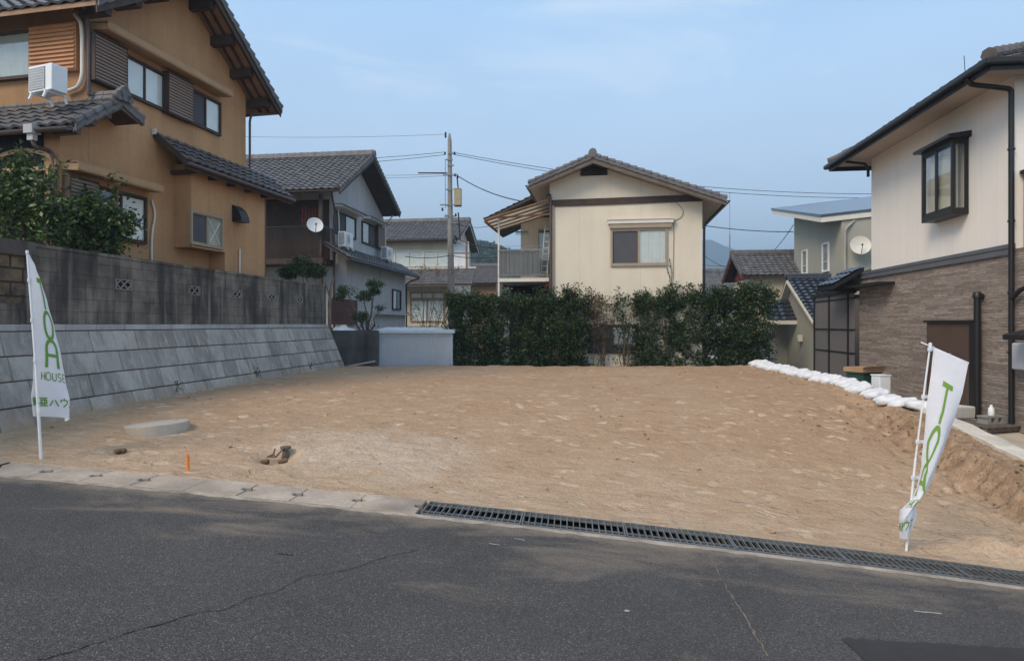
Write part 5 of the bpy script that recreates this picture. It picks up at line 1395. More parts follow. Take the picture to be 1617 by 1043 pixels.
wl.prism([(xfw, .06, -.3), (xnw, .06, -.3), (xnw, .06, ap[1]-.12-pn_*(xnw-ap[0])), (ap[0], .06, ap[1]-.12), (xfw, .06, ap[1]-.12-pf*(ap[0]-xfw))], (0, 1.2, 0)); wl.build('wall', m['greige'], hg)
xw0 = F7.hy(1243, 530, .3)[0]
lo = MB(); xa, za = F7.hy(1212, 505, -.8); xb, _ = F7.hy(1262, 505, -.8); zt = F7.hy(1240, 474, 0)[1]
s_ = Vector((0, .95, zt-za)); lo.tiles((xa, -.8, za), (1,0,0), s_, xb-xa, s_.length, 0, .27, .24, .03)
lo.prism([(xa, -.8, za-.01), (xa, .15, zt-.01), (xa, .15, zt-.1), (xa, -.8, za-.1)], (xb-xa, 0, 0), 1); lro = lo.build('lower_roof', [m['tile_black'], m['offwhite']], H7, smooth=40)
fb = MB(); fb.box(xa-.02, xb+.02, -.86, -.81, za-.16, za-.02); fb.build('fascia', m['offwhite'], lro)
pw = MB(); pw.box(F7.hy(1216, 540, .3)[0], F7.hy(1262, 540, .3)[0], .3, 1.6, -.3, za-.08); pw.build('porch_wall', m['greige'], H7)
lp = MB(); q = FG.hy(1264, 534, 0); lp.box(q[0]-.09, q[0]+.09, -.09, .058, q[1]-.12, q[1]+.12); bevel(lp.build('wall_lamp', m['offwhite'], hg), .02)
# white fence panel glimpsed under the hedge end
wfz = empty('white_fence', (W(1195, 560, 22.5).x, 22.5, -1.0), 0, 'pale fence panel glimpsed under the right end of the hedge', 'fence')
b = MB(); b.box(-.4, .62, 0, .03, 0, 1.7); b.build('panel', m['white'], wfz)
b = MB(); b.bar((-.4, -.05, 1.05), (.62, -.05, 1.35), .05, .08); b.bar((.1, -.05, .2), (.1, -.05, 1.6), .05, .05); b.build('rail', m['grille'], wfz)

def far_house(nm, F, lab, x0p, x1p, ye_, yr_, mat, wallm, dpt=7, deep=2.4, gleft=True):
    """small far house; camera-facing slope, gable looking left"""
    H = empty(nm, F.o, F.a, lab, 'house')
    return H
# tiled roof left of the grey green house: gable face looks left, slope faces the camera
A8 = math.atan2(-1, -.10); F8 = Frame(float(W(1158, 420, 33).x), 35.0, -.6, A8)
H8 = empty('tan_house', F8.o, A8, 'low tan house with dark red gable and tiled roof, right of the cream house', 'house')
xe, ze = F8.hy(1166, 437, -.4); xr, zr = F8.hy(1158, 402, -.4); xe = max(xe, xr+1.9)
wl = MB(); wl.prism([(xr-1.5,0,-.5),(xr+1.5,0,-.5),(xr+1.5,0,ze+.05),(xr,0,zr-.2),(xr-1.5,0,ze+.05)], (0, 9, 0)); wl.build('wall', m['beige'], H8)
gable(H8, (xr-(xe-xr), ze), (xe, ze), (xr, zr), -.45, 9.5, m['tile'], m['wood'], m['red'], th=.08, ridge_r=.11, cp=.28)
gpn = MB(); gpn.prism([(xr-1.55,-.03,ze-.1),(xr+1.55,-.03,ze-.1),(xr,-.03,zr-.24)], (0,.026,0)); gpn.build('gable_board', m['red'], H8)
F9 = Frame(float(W(1100, 440, 46).x), 46.0, -.6, A8)
H9 = empty('blue_grey_roof_house', F9.o, A8, 'house showing only a blue grey tiled roof beside the cream house corner', 'house')
ze = EYE + .6 + (512-470)/1000*44; zr = EYE + .6 + (512-429)/1000*46
wl = MB(); wl.prism([(-2,0,-.5),(2,0,-.5),(2,0,ze),(0,0,zr-.2),(-2,0,ze)], (0, 7, 0)); wl.build('wall', m['greywall'], H9)
gable(H9, (-2.6, ze-.2), (2.6, ze-.2), (0, zr), -.5, 4.6, m['tile'], m['wood'], m['wood'], th=.08)
# dark tiled roofs between the beige and cream houses
A10 = math.atan2(1, .14); F10 = Frame(float(W(783, 440, 50).x), 50.0, .6, A10)
H10 = empty('dark_roof_house', F10.o, A10, 'dark tiled house roof in the gap between the beige and cream houses', 'house')
ze = EYE - .6 + (512-445)/1000*50; zr = EYE - .6 + (512-420)/1000*52
wl = MB(); wl.prism([(0,0,-2),(4,0,-2),(4,0,ze),(2,0,zr-.2),(0,0,ze)], (0, 7, 0)); wl.build('wall', m['wood_mid'], H10)
gable(H10, (-.6, ze-.1), (4.6, ze-.1), (2, zr), -.4, 7, m['tile_brown'], m['wood'], m['wood'], th=.08)

# ================================================================== shed, pole, wires
sd = empty('storage_shed', (W(655, 560, 20.25).x, 20.25, -.6), math.atan2(-.04, 1), 'pale grey sheet metal storage shed at the back left of the lot', 'shed')
wS = 2.42; hS = EYE + (512-526)/1000*20.25 + .6
b = MB(); n = 34; P = [[], []]
xsS = []
for k in range(n):
    a = -wS/2 + wS*k/n; q = wS/n
    xsS += [(a, 0), (a+q*.45, 0), (a+q*.6, .016), (a+q*.85, .016)]
xsS.append((wS/2, 0))
for x, d in xsS: P[0].append(Vector((x, d, 0))); P[1].append(Vector((x, d, hS)))
b.grid(P); b.box(-wS/2, wS/2, .012, 1.3, 0, hS-.002); b.build('body', m['shed'], sd)
r = MB(); r.prism([(-wS/2-.07, -.09, hS+.0), (-wS/2-.07, -.09, hS+.10), (-wS/2-.07, 1.4, hS+.19), (-wS/2-.07, 1.4, hS+.0)], (wS+.14, 0, 0))
for k in range(9): x = -wS/2 + wS*k/8; r.bar((x, -.08, hS+.108), (x, 1.39, hS+.197), .03, .02)
bevel(r.build('roof', M('shed_roof_steel', (.47,.52,.57), .4, .08, 3, 0, .02, 30, spec=.4, dirt=.25), sd), .012)
c = MB(); c.box(-wS/2-.004, -wS/2+.05, -.012, .05, 0, hS-.003); c.box(wS/2-.05, wS/2+.004, -.012, .05, 0, hS-.003); c.box(-wS/2+.052, wS/2-.052, -.01, -.001, hS-.08, hS-.003); c.build('trim', M('shed_trim', (.42,.46,.50), .45, .05, 3, 0, 0), sd)
# small dark thing on the shed's far edge
# utility pole
YP = 30.0
pb = W(712, 512, YP)
up = empty('utility_pole', (pb.x, YP, .9), 0, 'tall concrete utility pole with a yellowed box, behind the hedge', 'utility pole')
def PP(px, py, Y=YP): v = W(px, py, Y); return Vector((v.x-pb.x, v.y-YP, v.z-.9))
zt_ = PP(710, 222).z
b = MB(); b.tube([(.05,0,-.5), (0,0,3), (-.04,0,zt_*.7), (-.06,0,zt_)], [.17,.155,.115,.095], 16); b.tube([(-.06,0,zt_), (-.065,0,zt_+.35)], [.095,.03], 12); b.build('pole', m['poleconc'], up, smooth=50)
xf = MB(); q = PP(723, 312); xf.box(q.x-.17, q.x+.17, -.22, .22, q.z-.40, q.z+.36); xf.box(q.x-.18, q.x+.18, -.23, .23, q.z+.361, q.z+.41); o = xf.build('equipment_box', m['yellowbox'], up); bevel(o, .02)
ar = MB()
for py, l, r_ in ((243, .12, .25), (277, .35, .35), (324, .5, .3), (253, .25, .1), (400, .1, .9), (262, .15, .15), (300, .2, .12), (342, .3, .2), (352, .1, .35)):
    z = PP(712, py).z; ar.bar((-l, -.1, z), (r_, -.1, z), .06, .06)
ar.bar((-.25, -.12, PP(712, 253).z), (-.25, -.12, PP(712, 330).z), .03, .03)
for py in (253, 300, 340): z = PP(712, py).z; ar.bar((-.26, -.1, z), (.02, -.1, z), .025, .04)
z = PP(712, 380).z
for k in range(10): zz = 2.2+k*.45; ar.bar((-.24 if k % 2 else 0, 0, zz), (0 if k % 2 else .24, 0, zz), .02, .02)
ar.build('crossarm', m['grille'], up)
for px, py in ((704,212), (704,216), (703,243), (718,243), (719,277), (699,331), (723,280), (720,340)):
    q = PP(px, py); ins = MB(); ins.lathe([(0,-.08),(.04,-.07),(.05,-.02),(.03,0),(.05,.03),(.03,.07),(0,.08)], (q.x, -.1, q.z), 8); ins.build('insulator', m['dkmetal'], up, smooth=50)
for a, b_ in (((724,336), (727,380)), ((722, 280), (724,300))): cb = MB(); cb.tube([PP(*a)-Vector((0,.1,0)), PP(*b_)-Vector((0,.1,0))], .035, 6); cb.build('cable_joint', m['wire'], up)
cb = MB()
cb.tube([PP(718,372), PP(722,378), PP(719,384), PP(714,378)], .05, 6)
cb.build('cable_joint', m['wire'], up)
# wires
def sag(a, b, s, n=24): return [a.lerp(b, k/n) - Vector((0,0,s*4*(k/n)*(1-k/n))) for k in range(n+1)]
def wire(a, b, s, lab, r=.012, grp='overhead wires'):
    mb = MB(); mb.tube(sag(a, b, s), r, 5); tag(mb.build('power_line', m['wire']), lab, 'wire', grp)
def PW(px, py, Y): return W(px, py, Y)
wire(PW(704,212,YP), PW(330,214,34), .12, 'topmost overhead wire from the pole tip to the ochre house side', .008)
wire(PW(703,240,YP), PW(330,250,34), .25, 'upper wire of the pair running left of the pole above the grey house roof', .013)
wire(PW(703,244,YP), PW(330,256,34), .3, 'lower wire of the pair running left of the pole above the grey house roof', .013)
wire(PW(707,274,YP), PW(560,276,36), .05, 'thin wire at mid pole height running left behind the grey house', .009)
wire(PW(707,277,YP), PW(560,281,36), .05, 'second thin wire at mid pole height running left, just below the first', .009)
sl_ = MB(); sl_.tube([PW(660,273,YP-.05)+Vector((0,0,0)), PW(706,273,YP-.05)], .03, 6); tag(sl_.build('cable_sleeve', m['wire']), 'thick black cable sleeve on the mid height wire just left of the pole', 'cable', None)
wire(PW(717,241,YP), PW(1420,306,33), .55, 'upper wire of the pair crossing the sky from the pole to the right house', .014)
wire(PW(717,244,YP), PW(1420,312,33), .6, 'lower wire of the pair crossing the sky from the pole to the right house', .014)
wire(PW(722,277,YP), F4.world(xl4+.02, 2.6, zl4-.05), .25, 'service wire sloping from the pole to the cream house eave', .022)
wire(PW(1085,352,27), PW(1253,366,27), .1, 'service wire from behind the cream house to the grey green house', .018)
wire(PW(1253,355,27), PW(1215,402,33), .1, 'wire sloping down from the grey green house corner to the tan house roof', .016)
wire(PW(724,378,YP), PW(800,392,24.5), .12, 'dark service wire from the pole low toward the cream house balcony', .02)
wire(PW(718,352,YP), PW(775,356,30), .15, 'upper thin wire to the right of the pole in front of the beige house', .012)
wire(PW(716,402,YP), PW(640,405,28), .1, 'dark wire crossing in front of the beige house windows', .016)
wire(PW(716,404,YP), PW(790,405,27), .08, 'dark wire low on the pole running right to the cream house', .016)
# wires near the mountain
wire(PW(1105,398,60), PW(1160,425,60), .3, 'thin wire slanting across the blue mountain', .025)
wire(PW(1100,417,70), PW(1165,420,70), .1, 'level thin wire low across the blue mountain', .025)
# antenna mast
am = MB(); q0 = W(1151.5, 440, 36); q1 = W(1152.5, 370, 36); q2 = W(1152.5, 303, 36)
am.tube([q0, q1], .035, 6); am.tube([q1, q2], .014, 5)
tag(am.build('antenna_mast', m['grille']), 'thin antenna mast between the cream house and the tan house', 'antenna')

# ================================================================== flags
def flag_strokes(S, strokes, mat, name, parent, w, eps=.004, seg=.012):
    mb = MB()
    for st in strokes:
        pts, ww = st[0], (st[1] if len(st) > 1 else w)
        fine = []
        for a, b in zip(pts[:-1], pts[1:]):
            n = max(1, int(math.dist(a, b)/seg))
            for k in range(n): fine.append((a[0]+(b[0]-a[0])*k/n, a[1]+(b[1]-a[1])*k/n))
        fine.append(pts[-1])
        for side in (1, -1):
            P = []
            for i, p in enumerate(fine):
                a, b = fine[max(i-1, 0)], fine[min(i+1, len(fine)-1)]
                dx, dy = b[0]-a[0], b[1]-a[1]; L = math.hypot(dx, dy) or 1; nx, ny = -dy/L, dx/L
                row = []
                for s in (-.5, -.17, .17, .5):
                    u, v = p[0]+nx*ww*s, p[1]+ny*ww*s
                    P0 = S(u, v); tu = S(u+.006, v)-S(u-.006, v); tv = S(u, v+.006)-S(u, v-.006); n = tu.cross(tv).normalized()
                    row.append(P0 + n*eps*side)
                P.append(row)
            mb.grid(P)
    return mb.build(name, mat, parent, smooth=60)
def arc(cx, cy, rx, ry, a0, a1, n=22): return [(cx+rx*math.cos(math.radians(a0+(a1-a0)*k/n)), cy+ry*math.sin(math.radians(a0+(a1-a0)*k/n))) for k in range(n+1)]
def letters(cx=.30):
    """lettering in flag metres: u across, v down from the top"""
    big = [([(cx-.095,.28),(cx+.095,.28)], .05), ([(cx,.285),(cx,.60)], .042),
           (arc(cx,.78,.085,.15,0,360,40), .042),
           ([(cx-.085,1.26)]+[(cx-.085,1.08)]+arc(cx,1.05,.085,.10,180,360,20)+[(cx+.085,1.26)], .042), ([(cx-.08,1.12),(cx+.08,1.12)], .034)]
    h0, h1 = 1.315, 1.405; s = []
    x = cx-.15
    s += [([(x,h0),(x,h1)],), ([(x+.045,h0),(x+.045,h1)],), ([(x,(h0+h1)/2),(x+.045,(h0+h1)/2)],)]; x += .092
    s += [(arc(x,(h0+h1)/2,.032,.045,0,360,20),)]; x += .053
    s += [([(x,h0),(x,h1-.02)]+arc(x+.024,h1-.024,.024,.024,180,0,8)+[(x+.048,h0)],)]; x += .075
    s += [(arc(x+.02,h0+.024,.021,.024,-30,-270,10)[0:]+arc(x+.02,h1-.022,.021,.024,-90,150,10),)]; x += .068
    s += [([(x+.036,h0),(x,h0),(x,h1),(x+.036,h1)],), ([(x,(h0+h1)/2),(x+.032,(h0+h1)/2)],)]
    k = []; t = .092; y0, y1 = 1.60, 1.70
    X = cx-.25; c = X+t*.45
    k += [([(X,y0+.015),(X+t*.9,y0+.015)],), ([(c,y0),(c,y1)],), ([(X+.012,y0+.032),(X+t*.9-.012,y0+.032),(X+t*.9-.012,y0+.066),(X+.012,y0+.066),(X+.012,y0+.032)],), ([(X+.012,y0+.049),(X+t*.9-.012,y0+.049)],), ([(c,y0+.066),(X,y1-.004)],), ([(c,y0+.066),(X+t*.9,y1-.004)],)]
    X += .10; c = X+t*.45
    k += [([(X,y0+.008),(X+t*.9,y0+.008)],), ([(X,y1-.006),(X+t*.9,y1-.006)],), ([(c-.014,y0+.008),(c-.014,y1-.006)],), ([(c+.014,y0+.008),(c+.014,y1-.006)],), ([(X+.008,y0+.03),(X+t*.9-.008,y0+.03),(X+t*.9-.008,y0+.07),(X+.008,y0+.07),(X+.008,y0+.03)],)]
    X += .10
    k += [([(X+.03,y0+.03),(X+.02,y0+.06),(X,y1-.005)],), ([(X+.05,y0+.025),(X+.066,y0+.06),(X+.083,y1-.005)],)]
    X += .10
    k += [([(X+.04,y0),(X+.04,y0+.022)],), ([(X+.005,y0+.05),(X+.005,y0+.022),(X+.078,y0+.022),(X+.07,y0+.055),(X+.03,y1)],)]
    X += .10
    k += [([(X+.008,y0+.012),(X+.07,y0+.012),(X+.05,y0+.05),(X,y1-.004)],), ([(X+.046,y0+.058),(X+.08,y1-.004)],)]
    return big, s, k
def catmull(tbl, v):
    ks = sorted(tbl); v = min(max(v, ks[0]), ks[-1])
    for i in range(len(ks)-1):
        if ks[i] <= v <= ks[i+1]:
            t = (v-ks[i])/(ks[i+1]-ks[i]); t = t*t*(3-2*t)*.5 + t*.5
            return [a+(b-a)*t for a, b in zip(tbl[ks[i]], tbl[ks[i+1]])]
big, small, kan = letters()

# left banner
bp_ = lotpt(67, 724)
FL = empty('banner_flag', bp_, 0, 'white banner at left with green lettering, on a pole behind the gutter covers', 'banner', 'white sales banners at the front of the lot')
Yb = bp_.y; tp_ = W(43, 397, Yb) - bp_
po = MB(); po.tube([(0,0,-.25), tp_*.42], .0165, 10); po.tube([tp_*.41, tp_], .012, 10); po.lathe([(.017,0),(.02,.0),(.02,.05),(.017,.05)], tp_*.22, 10); po.lathe([(0,.015),(.015,.01),(.015,-.03),(0,-.03)], tp_, 10)
po.build('pole', m['white'], FL, smooth=50)
FLH = 1.82
def polept(v): return tp_*(1 - (.02+v)/tp_.length)
tblL = {0.: (.012, .30, .0, .02), .12: (.07, .32, .0, .03), .3: (.125, .36, 0., .05), .5: (.175, .40, .0, .06), .8: (.235, .44, .0, .07), 1.1: (.285, .47, -.01, .07), 1.4: (.315, .49, -.03, .07), 1.6: (.345, .46, -.06, .09), 1.84: (.325, .46, -.055, .12)}
def SL(u, v):
    wv, c, dx, cur = catmull(tblL, v); wv *= .86
    p = polept(v)
    us = min(max(u/ .6, -.05), 1.05)*.6
    if us <= c:
        t = us/c; th = math.sqrt(max(0, c*c-wv*wv))
        x = dx*(1-t)**2*4*t*1.7 + dx*(1-t) + wv*(1-(1-t)**1.15); y = -th*.55*math.sin(t*math.pi*.5) + .015*math.sin(v*5+t*3)
    else:
        t = (us-c)/(.6-c) if c < .6 else 0; t = max(0, t); ln = .6-c
        th0 = math.sqrt(max(0, c*c-wv*wv))*.55
        x = wv + .012*math.sin(t*math.pi) - ln*.30*min(1, wv/.25)*t; y = -th0 - ln*.9*t + .015*math.sin(v*5+3)
    y = -y*.8
    return p + Vector((x*.805 - y*.593, x*.593 + y*.805, 0)) + Vector((0, 0, -.10*us*(1-math.exp(-v*2))-.06*(us/.6)**2*v/1.8))
mb = MB(); P = [[SL(.6*j/44, FLH*i/90) for j in range(45)] for i in range(91)]
mb.grid(P); mb.build('cloth', m['fabric'], FL, smooth=80)
flag_strokes(SL, big, m['green'], 'big_letters', FL, .04); flag_strokes(SL, small, m['green'], 'small_letters', FL, .011); flag_strokes(SL, kan, m['green'], 'kanji_letters', FL, .013)
ba = MB(); ba.tube([tp_+Vector((.01,-.03,-.02)), tp_+Vector((-.19,.29,-.05))], .007, 8)
ba.build('crossbar', m['white'], FL)
lo = MB()
for v in (.3,.75,1.2,1.65):
    q = polept(v); lo.tube([q+Vector((0,0,-.02)), q+Vector((0,0,.02))], .02, 10)
lo.build('loops', m['fabric'], FL)

# right banner
bp_ = lotpt(1427, 868)
FR = empty('banner_flag', bp_, 0, 'white banner at right, its lower half twisted round a leaning pole', 'banner', 'white sales banners at the front of the lot')
Yb = bp_.y; tp_ = W(1469, 543, Yb-.05) - bp_
tpR = tp_.copy()
po = MB(); po.tube([(0,0,-.25), tpR*.45], .0115, 10); po.tube([tpR*.44, tpR], .0085, 10); po.lathe([(0,.015),(.015,.01),(.015,-.03),(0,-.03)], tpR, 10)
po.build('pole', m['white'], FR, smooth=50)
def RP(px, py, dy=0): return W(px, py, Yb+dy) - bp_
ba = MB(); ba.tube([RP(1454,540,.05), RP(1530,573,-.12)], .006, 8); ba.build('crossbar', m['white'], FR)
# rows: (left edge, middle, right edge) in survey pixels with depth offsets
rowsR = {0.: (1474,549,-.03, 1500,560,-.08, 1529,574,-.12), .25: (1470,590,-.03, 1496,604,-.10, 1520,620,-.13), .5: (1463,640,-.03, 1492,655,-.13, 1507,662,-.10), .75: (1460,690,-.03, 1484,700,-.14, 1491,704,-.04),
         1.0: (1455,735,-.02, 1470,745,-.12, 1473,745,.02), 1.2: (1448,772,-.02, 1457,776,-.08, 1460,775,.03), 1.3: (1438,790,.0, 1449,786,-.08, 1451,784,.03), 1.42: (1419,805,.02, 1440,800,-.10, 1450,798,.03), 1.55: (1416,820,.03, 1434,815,-.12, 1449,810,.02), 1.7: (1421,836,.02, 1430,838,-.09, 1440,826,.0), 1.84: (1424,850,.0, 1428,852,-.05, 1432,846,.0)}
def SR(u, v):
    r = catmull(rowsR, v); t = min(max(u/.6, 0), 1.03); t = t**float(np.interp(v, [0, .28, .6, .78, 1.05, 1.3], [1, .92, 1.45, 2.1, 2.5, 1.2]))
    A, B, D = RP(r[0], r[1], r[2]), RP(r[3], r[4], r[5]), RP(r[6], r[7], r[8])
    Bc = B*2 - (A+D)*.5
    cr = .012*math.sin(9*v+5*t)*sstep((v-.9)/.4) + .006*math.sin(15*t+6*v)*sstep((v-.5)/.5)
    return A*(1-t)**2 + Bc*2*t*(1-t) + D*t*t + Vector((cr, -cr, 0))
mb = MB(); P = [[SR(.6*j/44, FLH*i/100) for j in range(45)] for i in range(101)]
mb.grid(P); mb.build('cloth', m['fabric'], FR, smooth=80)
flag_strokes(SR, big, m['green'], 'big_letters', FR, .04); flag_strokes(SR, small, m['green'], 'small_letters', FR, .011); flag_strokes(SR, kan, m['green'], 'kanji_letters', FR, .013)
lo = MB()
for v in (.02,.42,.8,1.1):
    q = SR(0, v); t = (q.z/tpR.z); pq = tpR*t; lo.bar(q, pq, .03, .004, up=(0,1,0)); lo.tube([pq+Vector((-.001,0,-.018)), pq+Vector((.001,0,.018))], .019, 10)
for t in (.03, .5, .97):
    a = SR(.6*t, 0); b_ = RP(1454,540,.05).lerp(RP(1530,573,-.12), .25+.74*t); lo.bar(a, b_, .03, .004, up=(0,1,0)) if (a-b_).length > .004 else None
lo.build('loops', m['fabric'], FR)

# ================================================================== things on the lot
q = lotpt(249, 677)
dk = MB(); dk.lathe([(.395,-.08),(.40,.072),(.39,.085),(.20,.090),(0,.09)], (0,0,0), 48); 
dk.lathe([(.02,.1),(.02,.124),(0,.124)], (.2,.1,0), 10)
o = tag(dk.build('concrete_disc', m['concrete'], smooth=35, loc=(q.x, q.y, q.z-.0)), 'round pale concrete cover lying on the soil at left', 'manhole cover')
o.rotation_euler = (math.radians(-2), math.radians(-4), 0)
q = lotpt(297, 744)
st = empty('marker_stake', q, 0, 'short orange corrugated stake standing in the soil by the gutter covers', 'stake')
s = MB(); s.tube([(.012-.035*(k/24)+.02*(k/24)**2, 0, -.08+.26*k/24) for k in range(25)], [.013 if k % 2 else .018 for k in range(25)], 10); s.build('corrugated_pipe', m['orange'], st, smooth=40)
s = MB(); s.tube([(-.003,0,.16),(-.02,.0,.24)], .004, 5); s.build('wire_end', m['orange'], st)
# broken pipe and roots in the dug hole
q = lotpt(436, 717); q.z -= .06
for name, lab, pts, r_, mt in (('pipe_stub', 'grey brown pipe cap sticking up behind the dug hole', [(.07,.12,-.05),(.075,.12,.11)], .05, m['wood_grey']),
                           ('clay_shard', 'red brown clay shard at the left of the dug hole', [(-.17,-.02,-.04),(-.08,-.03,-.02)], .038, M('red_clay', (.12,.07,.045), .9, .2, 9)),
                           ('clay_shard', 'red brown clay shard at the right of the dug hole', [(.05,-.06,-.03),(.15,-.03,.0)], .036, M('brown_clay', (.14,.085,.055), .9, .2, 9)),
                           ('bent_root', 'thin dark root lying across the middle of the dug hole', [(-.12,.05,.02),(-.03,.0,.06),(.0,-.02,.03),(.08,.06,.13)], .012, m['bark'])):
    s = MB(); s.tube(pts, [r_]*(len(pts)-1)+[r_*.7], 9)
    if name == 'bent_root': s.tube([(-.03,.0,.06),(-.02,.02,.13)], .009, 6); s.tube([(.0,-.02,.03),(-.08,-.06,.05)], .009, 6)
    if name == 'pipe_stub': s.lathe([(.065,0),(.065,.03),(0,.035)], (.075,.12,.105), 12)
    o = tag(s.build(name, mt, smooth=50, loc=q), lab, {'pipe_stub': 'pipe', 'clay_shard': 'shard', 'bent_root': 'root'}[name])
q = lotpt(187, 712); s = MB(); rnd = random.Random(9)
clod(s, Vector((0,0,.0)), .07, rnd); clod(s, Vector((.06,.02,.0)), .05, rnd)
tag(s.build('earth_clod', M('dark_clod', (.13,.08,.05), .95, .3, 12), smooth=40, loc=q), 'dark flat clod of earth in the soil between the left banner and the stake', 'clod')

# ================================================================== sandbags
def bag_mesh(seed):
    rnd = random.Random(seed); n, k = 30, 26; P = []
    ph = [rnd.uniform(0, 6.28) for _ in range(6)]
    for i in range(n+1):
        t = i/n; x = -.31 + .62*t
        e = max(0.0, 1-abs(2*t-1)**3.2)**.5
        if t > .86: e = max(e*.5, .22*(1-(t-.86)/.14)+.10)
        row = []
        for j in range(k):
            a = 2*math.pi*j/k; ca, sa = math.cos(a), math.sin(a)
            y = .215*e*math.copysign(abs(ca)**.75, ca); z = .115*e*math.copysign(abs(sa)**.8, sa)
            wob = .006*math.sin(a*3+ph[0]+t*5) + .005*math.sin(t*13+ph[1]+2*a) + .004*math.sin(a*7+ph[2]-t*9)
            y += wob*ca*1.5; z += wob*sa*1.3
            row.append(Vector((x, y, max(z, -.085)+.085)))
        row.append(row[0]); P.append(row)
    mb = MB(); mb.grid(P); return mb
gr = 'white sandbags in the row along the right edge of the lot'
meshes = []
for s in range(4):
    o = bag_mesh(20+s).build('sandbag', m['bag'], smooth=70); meshes.append(o)
rnd = random.Random(5); NB = 33
for i in range(NB):
    y = 10.7 + 9.2*(i/(NB-1))**1.0
    o = meshes[i % 4] if i < 4 else meshes[i % 4].copy()
    if i >= 4: C.objects.link(o)
    x = float(crestX(y)) - .03 + rnd.uniform(-.04, .05) + (.0 if i else .18)
    z = max(float(crestZ(y)), float(zlot(x-.1, y))) + rnd.uniform(-.02, .02) + .0
    o.location = (x, y, z); sc_ = rnd.uniform(.74, .88); o.scale = (sc_, sc_*rnd.uniform(.78, .9), sc_*rnd.uniform(.82, .98))
    o.rotation_euler = (math.radians(rnd.uniform(-20, -4)), math.radians(rnd.uniform(-16, -6)), math.radians(rnd.uniform(-12, 8)))
    lab = 'plump white woven sandbag inside the row along the right edge of the lot'
    if i == 0: o.rotation_euler = (0, math.radians(8), math.radians(-35)); lab = 'nearest white sandbag, lying lengthwise with its tied end toward the right banner'
    if i == NB-1: lab = 'farthest white sandbag of the row, at the right end of the hedge'
    tag(o, lab, 'sandbag', gr)
# black pipe at the far end of the bags
s = MB(); a = W(1178, 577, 20.1); b_ = W(1204, 583, 19.2); s.tube(bend([a+Vector((-.3,.1,-.1)), a, b_], .2), .07, 10)
tag(s.build('black_drain_pipe', m['dkmetal'], smooth=50), 'short black pipe lying at the far end of the sandbag row', 'pipe')

# ================================================================== things in the right yard
def boxthing(nm, lab, cat, px, py, Y, w_, d_, h_, mat, rz=0):
    p = W(px, py, Y); zg = -.05
    e = empty(nm, (p.x, Y, zg), rz, lab, cat); return e
q = W(1364, 596, 13.9); zt = q.z + .06
e = empty('crate', (q.x, 13.9, -.05), .35, 'dark green plastic crate by the stone clad wall, under a cardboard lid', 'crate')
b = MB(); b.box(-.26, .26, -.2, .2, 0, zt+.08); bevel(b.build('body', m['crate'], e), .02)
b = MB(); b.box(-.28, .28, -.22, .22, zt+.082, zt+.12); b.build('rim', m['crate'], e)
s = MB(); s.box(-.30, .30, -.26, .26, 0, .10); s.prism([(-.30,-.26,.10),(.30,-.26,.10),(.30,-.34,.13),(-.30,-.34,.13)], (0,0,.008))
o = tag(s.build('cardboard_box', m['card'], loc=(q.x+.0, 13.9, zt+.075)), 'flattened brown cardboard box lying on top of the green crate', 'box'); o.rotation_euler.z = .3
q = W(1391, 606, 13.3)
e = empty('white_bin', (q.x, 13.3, -.05), .15, 'plain white box beside the green crate', 'box')
b = MB(); b.box(-.13, .13, -.13, .13, 0, q.z+.22); bevel(b.build('body', m['white'], e), .02); b = MB(); b.box(-.14, .14, -.14, .14, q.z+.222, q.z+.25); bevel(b.build('lid', m['white'], e), .008)
# pallet with blocks near the right wall
q = W(1560, 653, 10.75)
e = empty('pallet', (q.x, q.y, -.21), .25, 'weathered grey pallet of boards lying by the brown panel', 'pallet')
b = MB()
for y in (-.28, 0, .28): b.box(-.42, .42, y-.04, y+.04, 0, .07)
b.build('bearers', m['wood_grey'], e)
b = MB()
for k in range(6): x = -.38+k*.152; b.box(x-.055, x+.055, -.36, .36, .071, .093)
b.build('deck_boards', m['wood_grey'], e)
zz = -.10
s = MB()
for x in (-.14, 0, .14): s.box(x-.03, x+.03, -.1, .1, .026, .10)
s.box(-.19, .19, -.1, .1, 0, .025); s.box(-.19, .19, -.1, .1, .101, .13)
o = tag(s.build('hollow_block', m['poleconc'], loc=(q.x+.02, q.y-.05, zz-.02+.003)), 'grey hollow concrete block lying on the pallet', 'block'); o.rotation_euler.z = .2
s = MB(); s.lathe([(.045,0),(.05,.02),(.045,.12),(.02,.15),(.02,.18),(0,.18)], (0,0,0), 14)
tag(s.build('white_bottle', m['white'], smooth=40, loc=W(1556, 655, 10.5)+Vector((0,.0,.17)) if False else Vector((q.x+.02, q.y-.05, zz+.115))), 'small white bottle standing on the hollow block', 'bottle')
q2 = W(1527, 640, 10.9)
s = MB(); s.box(-.30, .30, -.17, .17, 0, .22)
o = s.build('foam_box', M('off_white_foam', (.60,.58,.53), .8, .06, 5, 0, .2, 90), loc=(q2.x, 11.2, -.10)); bevel(o, .03, 3); o.rotation_euler = (.0, .05, .4)
tag(o, 'off white foam box lying on the yard between the right banner and the pallet', 'box')

